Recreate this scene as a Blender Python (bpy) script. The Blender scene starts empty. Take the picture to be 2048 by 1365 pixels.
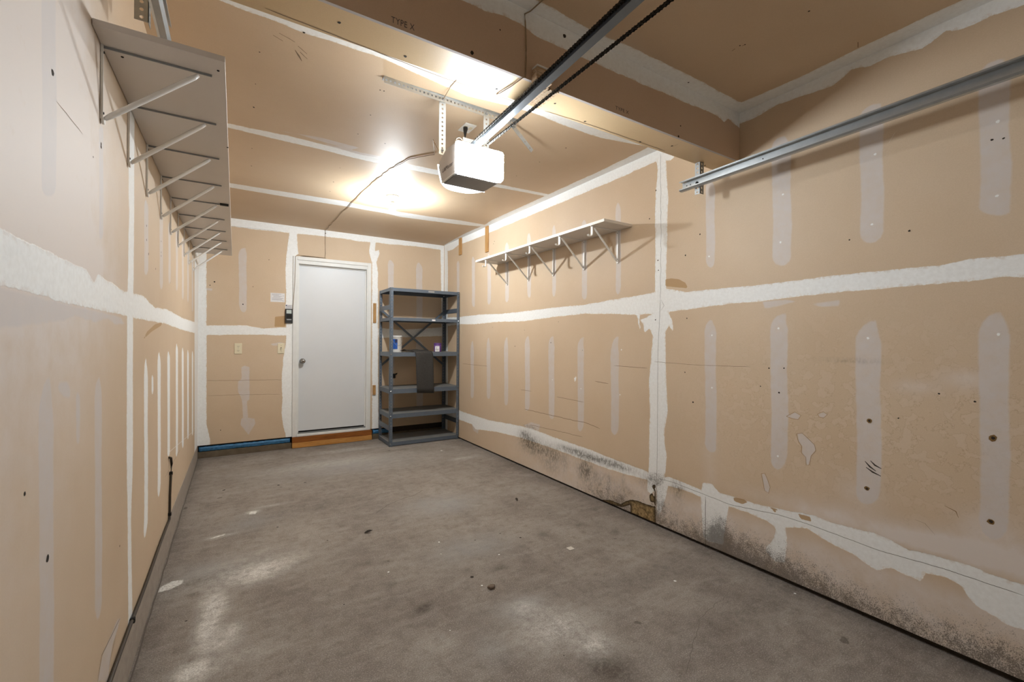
import bpy, bmesh, math, random
import numpy as np
from mathutils import Vector, Matrix
random.seed(7)
S = bpy.context.scene
COL = S.collection
# ------------------------------------------------------------------ camera (taken from the photograph's perspective)
F, YAW, PITCH, ROLL = 882.08, 0.560548, 0.00027, 0.00701
XL, XR, YB, H = -0.3307, 2.4487, 5.6908, 2.5781          # left wall, right wall, back wall, ceiling
BB, BF, BZ = 1.617, 1.469, 2.3048                          # beam back, front, underside
YF = -0.95                                                 # wall behind the camera
CAMP = np.array([0, 0, 1.26])
_f = np.array([math.sin(YAW)*math.cos(PITCH), math.cos(YAW)*math.cos(PITCH), math.sin(PITCH)])
_r = np.array([math.cos(YAW), -math.sin(YAW), 0.0]); _u = np.cross(_r, _f)
R_ = _r*math.cos(ROLL)+_u*math.sin(ROLL); U_ = -_r*math.sin(ROLL)+_u*math.cos(ROLL)
def ray(px, py): return ((px-1024)/F)*R_-((py-682.5)/F)*U_+_f
def onX(px, py, X): d = ray(px, py); return CAMP+d*(X/d[0])
def onY(px, py, Y): d = ray(px, py); return CAMP+d*(Y/d[1])
def onZ(px, py, Z): d = ray(px, py); return CAMP+d*((Z-1.26)/d[2])
# measured points on each flat surface, as that surface's own two coordinates in metres
def RW(p): q = onX(p[0], p[1], XR); return (q[1], q[2])
def LW(p): q = onX(p[0], p[1], XL); return (q[1], q[2])
def BW(p): q = onY(p[0], p[1], YB); return (q[0], q[2])
def BM(p): q = onY(p[0], p[1], BF-.0125); return (q[0], q[2])
def CE(p): q = onZ(p[0], p[1], H); return (q[0], q[1])
def FL(p): q = onZ(p[0], p[1], 0); return (q[0], q[1])

cam = bpy.data.cameras.new('camera'); co = bpy.data.objects.new('camera', cam); COL.objects.link(co)
cam.sensor_width = 36; cam.sensor_fit = 'HORIZONTAL'; cam.lens = F/2048*36; cam.clip_start = .01
M = Matrix.Identity(4)
for i in range(3):
    M[i][0] = R_[i]; M[i][1] = U_[i]; M[i][2] = -_f[i]; M[i][3] = CAMP[i]
co.matrix_world = M; S.camera = co
S.view_settings.view_transform = 'Standard'; S.view_settings.look = 'None'
S.view_settings.gamma = 1; S.view_settings.use_curve_mapping = False
S.view_settings.exposure = 0.78
w = bpy.data.worlds.new('world'); S.world = w; w.use_nodes = True
w.node_tree.nodes['Background'].inputs[0].default_value = (0, 0, 0, 1)
w.node_tree.nodes['Background'].inputs[1].default_value = 0

# ------------------------------------------------------------------ materials
def lin(c): return tuple((x/255/12.92 if x <= 10 else ((x/255+.055)/1.055)**2.4) for x in c)+(1,)
class NT:
    def __init__(s, name):
        s.m = bpy.data.materials.new(name); s.m.use_nodes = True; s.t = s.m.node_tree
        s.b = s.t.nodes['Principled BSDF']; s.co = None
    def put(s, n, i, v):
        if v is None: return
        if hasattr(v, 'is_output'): s.t.links.new(v, n.inputs[i])
        else: n.inputs[i].default_value = v
    def coord(s):
        if s.co is None: s.co = s.t.nodes.new('ShaderNodeTexCoord').outputs['Object']
        return s.co
    def noise(s, scale, detail=3, rough=.5, stretch=None, color=False):
        n = s.t.nodes.new('ShaderNodeTexNoise'); v = s.coord()
        if stretch:
            mp = s.t.nodes.new('ShaderNodeMapping'); s.t.links.new(v, mp.inputs[0]); mp.inputs['Scale'].default_value = stretch; v = mp.outputs[0]
        s.t.links.new(v, n.inputs['Vector']); n.inputs['Scale'].default_value = scale
        n.inputs['Detail'].default_value = detail; n.inputs['Roughness'].default_value = rough
        return n.outputs['Color' if color else 'Fac']
    def math(s, op, a, b=None, c=None, clamp=False):
        n = s.t.nodes.new('ShaderNodeMath'); n.operation = op; n.use_clamp = clamp
        s.put(n, 0, a); s.put(n, 1, b); s.put(n, 2, c); return n.outputs[0]
    def mr(s, v, a, b, c=0., d=1.):
        n = s.t.nodes.new('ShaderNodeMapRange'); s.put(n, 0, v)
        for i, x in enumerate((a, b, c, d)): s.put(n, i+1, x)
        return n.outputs[0]
    def mix(s, f, a, b):
        n = s.t.nodes.new('ShaderNodeMix'); n.data_type = 'RGBA'; s.put(n, 0, f); s.put(n, 6, a); s.put(n, 7, b); return n.outputs[2]
    def attr(s, name):
        n = s.t.nodes.new('ShaderNodeAttribute'); n.attribute_name = name; return n.outputs['Fac']
    def bump(s, h, dist=.001, strength=1.):
        n = s.t.nodes.new('ShaderNodeBump'); n.inputs['Distance'].default_value = dist; n.inputs['Strength'].default_value = strength
        s.t.links.new(h, n.inputs['Height']); s.t.links.new(n.outputs[0], s.b.inputs['Normal'])
    def done(s, col=None, rough=None, metal=None, spec=None):
        s.put(s.b, 'Base Color', col); s.put(s.b, 'Roughness', rough); s.put(s.b, 'Metallic', metal); s.put(s.b, 'Specular IOR Level', spec)
        return s.m

def simple(name, rgb, rough=.5, metal=0., var=.12, scale=30, spec=.5, bump=0.):
    n = NT(name); c = lin(rgb)
    d = tuple(x*(1-var) for x in c[:3])+(1,); e = tuple(min(1, x*(1+var)) for x in c[:3])+(1,)
    f = n.noise(scale, 4, .6)
    if bump: n.bump(n.noise(scale*4, 3), bump)
    return n.done(n.mix(f, d, e), rough, metal, spec)

KRAFT_A, KRAFT_B = (204, 181, 153), (211, 190, 164)
MUD_A, MUD_B = (235, 235, 233), (244, 245, 244)
def drywall(name, a=KRAFT_A, b=KRAFT_B, rough=.55, spec=.3, drops=False, plain=False):
    n = NT(name)
    if plain:
        c = n.mix(n.mr(n.noise(1.6, 4, .6), .3, .7), lin(a), lin(b)); f = n.noise(260, 2)
        c = n.mix(n.math('MULTIPLY', n.mr(f, .3, .7), .10), c, lin((150, 124, 92))); n.bump(f, .0003, .5); return n.done(c, rough, 0, spec)
    n1 = n.noise(11, 7, .62); n2 = n.noise(75, 4, .6); big = n.noise(1.6, 4, .6); fine = n.noise(260, 2)
    e1 = n.math('ADD', n.math('MULTIPLY_ADD', n1, .020, -.010), n.math('MULTIPLY_ADD', n2, .006, -.003))
    md = n.math('ADD', n.attr('mud'), e1)
    thin = n.math('ADD', n.mr(md, 0., .016), n.mr(n.noise(42, 6, .75), .40, .56), clamp=True)
    mud = n.math('MULTIPLY', n.mr(md, -.0012, .0012), n.mr(thin, 0, 1, .45, 1.))
    e2 = n.math('ADD', n.math('MULTIPLY_ADD', n1, .012, -.006), n.math('MULTIPLY_ADD', n2, .003, -.0015))
    skim = n.mr(n.math('ADD', n.attr('skim'), e2), -.003, .004)
    skim = n.math('MULTIPLY', skim, n.mr(n.noise(22, 5, .65), .25, .75, .55, .92))
    base = n.mix(n.mr(big, .3, .7), lin(a), lin(b))
    base = n.mix(n.math('MULTIPLY', n.mr(fine, .3, .7), .10), base, lin((150, 124, 92)))
    if drops:                                                # old water drips that raised the paper, front part of the right wall
        v = n.t.nodes.new('ShaderNodeTexNoise'); n.t.links.new(n.coord(), v.inputs['Vector']); v.inputs['Scale'].default_value = 26; v.inputs['Detail'].default_value = 5
        ring = n.math('SUBTRACT', 1., n.math('MULTIPLY', n.math('ABSOLUTE', n.math('SUBTRACT', v.outputs['Fac'], .53)), 70.), clamp=True)
        dm = n.math('MULTIPLY', ring, n.attr('drip'))
        base = n.mix(n.math('MULTIPLY', dm, .32), base, lin((150, 118, 82)))
        base = n.mix(n.math('MULTIPLY', n.mr(v.outputs['Fac'], .53, .6), n.math('MULTIPLY', n.attr('drip'), .22)), base, lin((222, 204, 186)))
    soft = n.math('MULTIPLY', n.attr('haze'), n.mr(n1, .3, .7, .5, 1.1), clamp=True)
    c = n.mix(n.math('MINIMUM', soft, .9), base, lin((222, 212, 205)))
    c = n.mix(skim, c, lin((208, 201, 198)))
    streak = n.noise(60, 3, .6)
    mudc = n.mix(n.mr(streak, .3, .75), lin(MUD_A), lin(MUD_B))
    c = n.mix(mud, c, mudc)
    sm = n.math('MULTIPLY', n.attr('smear'), n.mr(n.noise(46, 7, .75, stretch=(1, 1.5, .8)), .36, .62), clamp=True)
    c = n.mix(n.math('MULTIPLY', sm, .8), c, lin((74, 68, 58)))
    g = n.attr('grime')
    spk = n.math('ADD', n.math('MULTIPLY', n.noise(230, 4, .8), .68), n.math('MULTIPLY', n.noise(30, 5, .7), .32))
    th = n.math('MULTIPLY_ADD', g, -.30, .70)
    gm = n.math('MULTIPLY', n.math('MULTIPLY', n.math('SUBTRACT', spk, th), 13., clamp=True), n.math('MULTIPLY', g, 5., clamp=True))
    c = n.mix(n.math('MULTIPLY', gm, .74), c, lin((66, 56, 46)))
    tr = n.math('ADD', n.attr('tear'), n.math('MULTIPLY_ADD', n2, .008, -.004))
    tm = n.mr(tr, -.001, .001)
    tc = n.mix(n.mr(n.noise(55, 6, .7), .35, .62), lin((82, 66, 40)), lin((172, 146, 104)))
    rim = n.math('MULTIPLY', n.mr(tr, .004, .022, 1., 0.), .9)
    tc = n.mix(rim, tc, lin((52, 40, 24)))
    c = n.mix(tm, c, tc)
    pm = n.mr(n.math('ADD', n.attr('peel'), n.math('MULTIPLY_ADD', n2, .004, -.002)), -.001, .001)
    c = n.mix(n.math('MULTIPLY', pm, .9), c, lin((176, 142, 98)))
    h = n.math('ADD', n.math('MULTIPLY', mud, .8), n.math('MULTIPLY', skim, .3))
    h = n.math('ADD', h, n.math('MULTIPLY', fine, .10)); h = n.math('SUBTRACT', h, n.math('MULTIPLY', tm, 4.))
    h = n.math('ADD', h, n.math('MULTIPLY', streak, .06))
    n.bump(h, .0012, .7)
    return n.done(c, n.mr(mud, 0, 1, rough, rough+.1), 0, spec)

def concrete(name):
    n = NT(name)
    big = n.noise(.9, 6, .6); mid = n.noise(3.3, 7, .65, stretch=(1.2, .7, 1)); fine = n.noise(170, 3, .7); sp = n.noise(48, 5, .75); st = n.noise(9, 6, .7, stretch=(.5, 1.6, 1))
    c = n.mix(n.mr(big, .3, .7), lin((134, 125, 117)), lin((166, 158, 150)))
    c = n.mix(n.math('MULTIPLY', n.mr(mid, .42, .70), .62), c, lin((108, 97, 90)))
    c = n.mix(n.math('MULTIPLY', n.mr(st, .48, .68), .5), c, lin((172, 166, 158)))
    c = n.mix(n.math('MULTIPLY', n.mr(fine, .36, .64), .42), c, lin((92, 83, 76)))
    c = n.mix(n.math('MULTIPLY', n.mr(n.noise(210, 3, .8), .52, .68), .6), c, lin((212, 204, 194)))
    c = n.mix(n.math('MULTIPLY', n.mr(n.noise(17, 7, .78), .48, .66), .42), c, lin((96, 86, 78)))
    blue = n.math('MULTIPLY', n.attr('blue'), n.mr(mid, .3, .7, .3, 1.2), clamp=True)
    c = n.mix(n.math('MULTIPLY', blue, .6), c, lin((168, 170, 172)))
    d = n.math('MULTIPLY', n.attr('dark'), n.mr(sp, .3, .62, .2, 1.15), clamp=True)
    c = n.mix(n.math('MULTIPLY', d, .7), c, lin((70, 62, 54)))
    p = n.math('MULTIPLY', n.attr('pale'), n.mr(n.noise(26, 7, .75), .3, .62, .1, 1.25), clamp=True)
    p = n.math('MULTIPLY', p, n.mr(n.noise(150, 4, .75), .38, .56, .35, 1.), clamp=True)
    c = n.mix(n.math('MULTIPLY', p, .95), c, lin((226, 224, 218)))
    pm = n.mr(n.math('ADD', n.attr('mud'), n.math('MULTIPLY_ADD', sp, .02, -.011)), -.004, .004)
    pm = n.math('MULTIPLY', pm, n.mr(n.noise(90, 5, .75), .36, .54, .15, 1.))
    c = n.mix(n.math('MULTIPLY', pm, .9), c, lin((232, 231, 227)))
    spot = n.mr(n.noise(7.5, 2, .5), .735, .76)
    c = n.mix(n.math('MULTIPLY', spot, .55), c, lin((72, 62, 54)))
    n.bump(n.math('ADD', fine, n.math('MULTIPLY', mid, 2.)), .0010, .55)
    return n.done(c, n.mr(sp, .3, .7, .78, .95), 0, .18)

def wood(name, a, b, scale=6, axis=0, rough=.6):
    n = NT(name); st = [9, 9, 9]; st[axis] = .8
    f = n.noise(scale, 6, .65, stretch=tuple(st)); g = n.noise(scale*5, 3, .6, stretch=tuple(st))
    c = n.mix(n.mr(f, .3, .7), lin(a), lin(b)); c = n.mix(n.math('MULTIPLY', n.mr(g, .45, .7), .3), c, lin(tuple(int(x*.6) for x in a)))
    n.bump(g, .0006, .4); return n.done(c, rough, 0, .35)

def emit(name, rgb, k):
    m = bpy.data.materials.new(name); m.use_nodes = True; b = m.node_tree.nodes['Principled BSDF']
    b.inputs['Base Color'].default_value = (.85, .85, .85, 1); b.inputs['Roughness'].default_value = .35
    b.inputs['Emission Color'].default_value = rgb+(1,); b.inputs['Emission Strength'].default_value = k
    return m

LAMP = (.90, .96, 1.0)
m_wall = drywall('kraft_drywall'); m_wallr = drywall('kraft_drywall_water_marked', drops=True)
m_ceil = drywall('kraft_drywall_ceiling', (200, 175, 145), (207, 184, 155), .58, .5)
m_beam = drywall('kraft_drywall_beam', (202, 174, 148), (208, 183, 158), .5, .35)
m_sof = drywall('kraft_drywall_soffit', (206, 176, 134), (212, 186, 148), .45, .4, plain=True)
m_floor = concrete('stained_concrete')
m_curb = simple('curb_concrete', (158, 148, 138), .85, 0, .3, 24, .3, .002)
m_curbb = simple('dirty_brown_curb', (104, 92, 76), .9, 0, .45, 16, .3, .002)
m_hole = simple('nail_hole', (44, 34, 24), .9, 0, .2)
m_rust = simple('rust_halo', (122, 92, 48), .8, 0, .2)
m_nail = simple('nail_spackle', (238, 238, 236), .6, 0, .04)
m_crack = simple('crack_line', (70, 58, 46), .9, 0, .3)
m_fcrack = simple('floor_crack', (98, 89, 82), .95, 0, .15)
m_pencil = simple('scuff_line', (128, 106, 82), .8, 0, .2)
m_char = simple('charcoal_mark', (62, 52, 44), .9, 0, .3, 80)
m_gyp = simple('gypsum_edge', (176, 168, 164), .9, 0, .15, 60)
m_white = simple('white_paint', (232, 231, 226), .45, 0, .05, 14)
m_trim = simple('scuffed_white_trim', (224, 224, 221), .5, 0, .10, 9)
m_door = simple('grey_white_door_paint', (212, 214, 216), .42, 0, .03, 5)
m_melam = simple('white_melamine', (214, 206, 198), .45, 0, .04, 6)
m_melamf = simple('white_melamine_edge', (240, 239, 235), .4, 0, .02, 6)
m_brk = simple('white_coated_steel', (232, 229, 224), .35, 0, .03, 20)
m_galv = simple('galvanised_steel', (178, 182, 184), .34, .85, .18, 22)
m_galvd = simple('dull_galvanised_steel', (156, 158, 158), .45, .7, .2, 40)
m_rail = simple('grey_steel_rail', (104, 110, 116), .38, .8, .2, 16)
m_chain = simple('oiled_black_chain', (42, 38, 32), .4, .7, .3, 90)
m_unit = simple('slate_blue_enamel', (94, 104, 116), .42, .15, .14, 18)
m_unitg = simple('dusty_grey_shelf', (122, 122, 120), .7, .1, .22, 14)
m_dark = simple('dark_slot', (26, 24, 22), .9, 0, .1)
m_black = simple('black_plastic', (30, 30, 31), .4, 0, .1)
m_screen = simple('pale_screen', (190, 200, 196), .3, 0, .05)
m_silver = simple('silver_trim', (170, 172, 172), .35, .6, .05)
m_paper = simple('white_paper', (226, 224, 224), .8, 0, .05, 40)
m_ink = simple('grey_ink', (112, 110, 124), .8, 0, .05)
m_blue = simple('blue_print', (26, 86, 172), .5, 0, .1)
m_navy = simple('navy_print', (30, 40, 74), .5, 0, .1)
m_ivory = simple('ivory_plastic', (224, 214, 186), .4, 0, .03)
m_knob = simple('brushed_steel', (168, 166, 162), .26, .95, .08)
m_oak = wood('brown_wood', (168, 124, 72), (196, 152, 98), 6, 2)
m_step_top = wood('stained_pine', (120, 68, 22), (156, 94, 36), 5, 0)
m_step_low = wood('bare_pine', (180, 122, 58), (204, 152, 86), 5, 0)
m_shim = wood('splintered_wood', (178, 136, 88), (224, 208, 184), 14, 0)
m_seal = simple('blue_sill_film', (62, 122, 168), .25, 0, .55, 38, .6, .004)
m_sill = simple('dark_sill', (52, 42, 32), .9, 0, .3)
m_mat = simple('charcoal_fabric', (62, 60, 58), .9, 0, .28, 55, .2, .003)
m_purple = simple('purple_label', (98, 62, 128), .5, 0, .15)
m_can = simple('white_plastic', (232, 232, 230), .4, 0, .03)
m_cable = simple('brown_black_cable', (58, 48, 36), .5, 0, .2)
m_wire = simple('pale_brown_wire', (150, 128, 100), .6, 0, .1)
m_leaf = simple('dead_leaf', (44, 34, 24), .8, 0, .3)
m_stone = simple('brown_stone', (116, 100, 86), .9, 0, .2, 60)
m_tape = simple('white_tape', (206, 200, 192), .7, 0, .06)
m_house = simple('pale_grey_plastic', (188, 182, 178), .45, 0, .04)
m_housed = simple('grey_steel_pan', (150, 150, 150), .4, .5, .06)
m_letter = simple('grey_lettering', (96, 88, 88), .6, 0, .05)
m_lens = emit('lit_lens', LAMP, 94.)
m_lensr = emit('lit_rear_lens', LAMP, 2.0)
m_bulb = emit('lit_bulb', LAMP, 1300.)

# ------------------------------------------------------------------ mesh helpers
class MB:
    def __init__(s): s.v = []; s.f = []; s.mi = []; s.cut = []
    def add(s, vs, fs, mi=0):
        o = len(s.v); s.cut.append((o, len(s.f))); s.v += [tuple(map(float, v)) for v in vs]; s.f += [tuple(i+o for i in f) for f in fs]; s.mi += [mi]*len(fs); return s
    def box(s, x0, x1, y0, y1, z0, z1, mi=0, bev=0.):
        if bev <= 0:
            v = [(x, y, z) for x in (x0, x1) for y in (y0, y1) for z in (z0, z1)]
            return s.add(v, [(0, 1, 3, 2), (4, 6, 7, 5), (0, 4, 5, 1), (2, 3, 7, 6), (0, 2, 6, 4), (1, 5, 7, 3)], mi)
        bm = bmesh.new(); bmesh.ops.create_cube(bm, size=1)
        for q in bm.verts: q.co = Vector(((x0+x1)/2+q.co.x*(x1-x0), (y0+y1)/2+q.co.y*(y1-y0), (z0+z1)/2+q.co.z*(z1-z0)))
        bmesh.ops.bevel(bm, geom=bm.edges[:], offset=bev, segments=2, affect='EDGES', profile=.5)
        return s.bm(bm, mi)
    def bm(s, bm, mi=0):
        bm.verts.index_update(); s.add([q.co[:] for q in bm.verts], [[q.index for q in f.verts] for f in bm.faces], mi); bm.free(); return s
    def prism(s, prof, a, b, fn, mi=0, closed=True):
        """profile extruded from a to b; fn(p, t) -> xyz"""
        n = len(prof); v = [fn(p, a) for p in prof]+[fn(p, b) for p in prof]
        fs = [(i, (i+1) % n, n+(i+1) % n, n+i) for i in range(n if closed else n-1)]
        if closed: fs += [tuple(range(n))[::-1], tuple(range(n, 2*n))]
        return s.add(v, fs, mi)
    def bar(s, a, b, w, t, up=(0, 0, 1), mi=0):
        a = Vector(a); b = Vector(b); d = (b-a).normalized(); x = d.cross(Vector(up)).normalized(); y = x.cross(d)
        v = [c+x*sx*w/2+y*sy*t/2 for c in (a, b) for sx, sy in ((-1, -1), (1, -1), (1, 1), (-1, 1))]
        return s.add(v, [(0, 1, 2, 3), (7, 6, 5, 4), (0, 4, 5, 1), (1, 5, 6, 2), (2, 6, 7, 3), (3, 7, 4, 0)], mi)
    def tube(s, pts, r, n=8, mi=0, cap=True):
        pts = [Vector(p) for p in pts]; rings = []; ref = None
        for i, p in enumerate(pts):
            d = ((pts[min(i+1, len(pts)-1)]-p).normalized()+(p-pts[max(i-1, 0)]).normalized()).normalized()
            if ref is None: ref = Vector((0, 0, 1)) if abs(d.z) < .9 else Vector((1, 0, 0))
            x = d.cross(ref).normalized(); y = d.cross(x).normalized(); ref = -y if False else ref
            rr = r[i] if isinstance(r, (list, tuple)) else r
            rings.append([p+x*math.cos(2*math.pi*k/n)*rr+y*math.sin(2*math.pi*k/n)*rr for k in range(n)])
        v = [q for R in rings for q in R]; fs = []
        for i in range(len(pts)-1):
            for k in range(n): fs.append((i*n+k, i*n+(k+1) % n, (i+1)*n+(k+1) % n, (i+1)*n+k))
        if cap: fs += [tuple(range(n))[::-1], tuple(range((len(pts)-1)*n, len(pts)*n))]
        return s.add(v, fs, mi)
    def lathe(s, prof, c, n=24, axis='z', mi=0):
        v = []; fs = []; m = len(prof)
        for r, h in prof:
            for k in range(n):
                a = 2*math.pi*k/n; x, y = r*math.cos(a), r*math.sin(a)
                v.append({'z': (c[0]+x, c[1]+y, c[2]+h), 'y': (c[0]+x, c[1]+h, c[2]+y), 'x': (c[0]+h, c[1]+x, c[2]+y)}[axis])
        for i in range(m-1):
            for k in range(n): fs.append((i*n+k, i*n+(k+1) % n, (i+1)*n+(k+1) % n, (i+1)*n+k))
        fs += [tuple(range(n))[::-1], tuple(range((m-1)*n, m*n))]
        return s.add(v, fs, mi)
    def perf(s, length, width, pitch, hole, fn, mi=0, th=.002, ly=.0):
        """perforated flat strip, real holes; fn(along, across, thick) -> xyz"""
        n = max(1, int(round(length/pitch))); p = length/n; hw = width/2
        for k in range(n):
            c = (k+.5)*p; A = []; B = []
            out = [(-p/2, -hw), (0, -hw), (p/2, -hw), (p/2, 0), (p/2, hw), (0, hw), (-p/2, hw), (-p/2, 0)]
            for i, o in enumerate(out):
                a = math.atan2(o[1], o[0]) if i % 2 else math.radians(-135+45*i)
                A.append(o); B.append((hole*math.cos(math.radians(-135+45*i)), ly+hole*math.sin(math.radians(-135+45*i))))
            for t in (0, th):
                v = [fn(c+q[0], hw+q[1], t) for q in A+B]
                s.add(v, [(i, (i+1) % 8, 8+(i+1) % 8, 8+i) for i in range(8)], mi)
            v = [fn(c+q[0], hw+q[1], 0) for q in B]+[fn(c+q[0], hw+q[1], th) for q in B]
            s.add(v, [(i, (i+1) % 8, 8+(i+1) % 8, 8+i) for i in range(8)], mi)
        for e in (0, width):
            s.add([fn(0, e, 0), fn(length, e, 0), fn(length, e, th), fn(0, e, th)], [(0, 1, 2, 3)], mi)
        for e in (0, length):
            s.add([fn(e, 0, 0), fn(e, width, 0), fn(e, width, th), fn(e, 0, th)], [(0, 1, 2, 3)], mi)
        return s
    def each(s, name, mats, parent=None, smooth=False):
        """one object for every shape added"""
        out = []; ends = s.cut[1:]+[(len(s.v), len(s.f))]
        for (v0, f0), (v1, f1) in zip(s.cut, ends):
            m = MB(); m.v = s.v[v0:v1]; m.f = [tuple(i-v0 for i in f) for f in s.f[f0:f1]]; m.mi = s.mi[f0:f1]; out.append(m.build(name, mats, parent, smooth))
        return out
    def build(s, name, mats, parent=None, smooth=False, loc=None):
        me = bpy.data.meshes.new(name)
        vs = s.v
        if loc is not None: vs = [(a-loc[0], b-loc[1], c-loc[2]) for a, b, c in vs]
        me.from_pydata(vs, [], s.f)
        for m in (mats if isinstance(mats, (list, tuple)) else [mats]): me.materials.append(m)
        me.polygons.foreach_set('material_index', s.mi)
        if smooth: me.polygons.foreach_set('use_smooth', [True]*len(me.polygons))
        b = bmesh.new(); b.from_mesh(me); bmesh.ops.recalc_face_normals(b, faces=b.faces); b.to_mesh(me); b.free()
        o = bpy.data.objects.new(name, me); COL.objects.link(o)
        if loc is not None: o.location = loc
        if parent: attach(o, parent)
        return o
def attach(o, parent):
    o.parent = parent; o.matrix_parent_inverse = Matrix.Translation(parent.location).inverted()
def tag(o, label=None, cat=None, group=None, kind=None):
    if label: o['label'] = label
    if cat: o['category'] = cat
    if group: o['group'] = group
    if kind: o['kind'] = kind
    return o
def thing(name, loc, label, cat, group=None):
    o = bpy.data.objects.new(name, None); o.empty_display_size = .05; o.location = loc; COL.objects.link(o)
    return tag(o, label, cat, group)
def text(name, body, size, mat, mtx, parent=None, thick=.0004, spacing=1., width=None):
    cu = bpy.data.curves.new(name, 'FONT'); cu.body = body; cu.size = size; cu.extrude = thick; cu.space_character = spacing
    t = bpy.data.objects.new(name, cu); COL.objects.link(t)
    bpy.context.view_layer.update()
    me = bpy.data.meshes.new_from_object(t.evaluated_get(bpy.context.evaluated_depsgraph_get()))
    bpy.data.objects.remove(t); me.materials.clear(); me.materials.append(mat)
    if width:
        xs = [v.co.x for v in me.vertices]; k = width/(max(xs)-min(xs))
        for v in me.vertices: v.co.x *= k
    me.transform(mtx); o = bpy.data.objects.new(name, me); COL.objects.link(o)
    if parent: attach(o, parent)
    return o
def frame(o, x, y):
    x = Vector(x); y = Vector(y); z = x.cross(y); m = Matrix.Identity(4)
    for i in range(3): m[i][0] = x[i]; m[i][1] = y[i]; m[i][2] = z[i]; m[i][3] = o[i]
    return m

# ------------------------------------------------------------------ wall surfaces: fine grids carrying distance fields of the compound, stains and dirt
def sdf(P, poly, out, lim=.06):
    V = np.array(poly, float); lo = V.min(0)-lim; hi = V.max(0)+lim
    idx = np.nonzero((P[:, 0] > lo[0]) & (P[:, 0] < hi[0]) & (P[:, 1] > lo[1]) & (P[:, 1] < hi[1]))[0]
    if len(idx) == 0: return
    Q = P[idx]; d2 = np.full(len(Q), 1e9); ins = np.zeros(len(Q), bool)
    for i in range(len(V)):
        a = V[i]; b = V[(i+1) % len(V)]; e = b-a; L = e@e
        if L < 1e-12: continue
        t = np.clip(((Q-a)@e)/L, 0, 1); w_ = Q-(a+t[:, None]*e); d2 = np.minimum(d2, (w_*w_).sum(1))
        c = (a[1] > Q[:, 1]) != (b[1] > Q[:, 1])
        with np.errstate(divide='ignore', invalid='ignore'):
            xi = (b[0]-a[0])*(Q[:, 1]-a[1])/(b[1]-a[1])+a[0]
        ins ^= c & (Q[:, 0] < xi)
    s_ = np.clip(np.where(ins, 1, -1)*np.sqrt(d2), -lim, lim); out[idx] = np.maximum(out[idx], s_)
def blobs(P, lst, out):
    for (cx, cy, rx, ry, amp, *rot) in lst:
        a = rot[0] if rot else 0.; dx = P[:, 0]-cx; dy = P[:, 1]-cy
        x = dx*math.cos(a)+dy*math.sin(a); y = -dx*math.sin(a)+dy*math.cos(a)
        out += amp*np.exp(-.5*((x/rx)**2+(y/ry)**2))
SD = ('mud', 'skim', 'tear', 'peel')
def surface(name, rects, step, to3, layers, mats, decals=None, extra=None, fields=('grime', 'smear', 'haze', 'drip', 'pale', 'dark', 'blue'), warp=None):
    vs = []; fs = []; off = 0
    for (u0, u1, v0, v1) in rects:
        nu = max(1, int(round((u1-u0)/step))); nv = max(1, int(round((v1-v0)/step)))
        U, V = np.meshgrid(np.linspace(u0, u1, nu+1), np.linspace(v0, v1, nv+1), indexing='ij')
        g = np.stack([U.ravel(), V.ravel()], 1)
        if warp: g = warp(g)
        vs.append(g); i = np.arange(nu)[:, None]*(nv+1)+np.arange(nv)[None, :]
        q = np.stack([i, i+nv+1, i+nv+2, i+1], -1).reshape(-1, 4)+off; fs.append(q); off += len(g)
    P = np.concatenate(vs); Q = np.concatenate(fs); n = len(P)
    data = {}
    for k in SD:
        a = np.full(n, -.06)
        for poly in layers.get(k, []): sdf(P, poly, a)
        data[k] = a
    for k in fields:
        a = np.zeros(n); blobs(P, [x for x in layers.get(k, []) if not callable(x)], a)
        for fn in layers.get(k, []):
            if callable(fn): a += fn(P)
        data[k] = np.clip(a, 0, 1.5)
    X = to3(P)
    D = decals or MB(); dv = np.array(D.v, float).reshape(-1, 3)
    me = bpy.data.meshes.new(name); nd = len(dv)
    me.from_pydata(np.concatenate([X, dv]).tolist(), [], Q.tolist()+[tuple(i+n for i in f) for f in D.f])
    for m in mats: me.materials.append(m)
    mi = [0]*len(Q)+D.mi; me.polygons.foreach_set('material_index', mi)
    for k, a in data.items():
        at = me.attributes.new(k, 'FLOAT', 'POINT'); at.data.foreach_set('value', np.concatenate([a, np.full(nd, -.06 if k in SD else 0.)]).astype(np.float32))
    o = bpy.data.objects.new(name, me); COL.objects.link(o); return tag(o, kind='structure')
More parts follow.
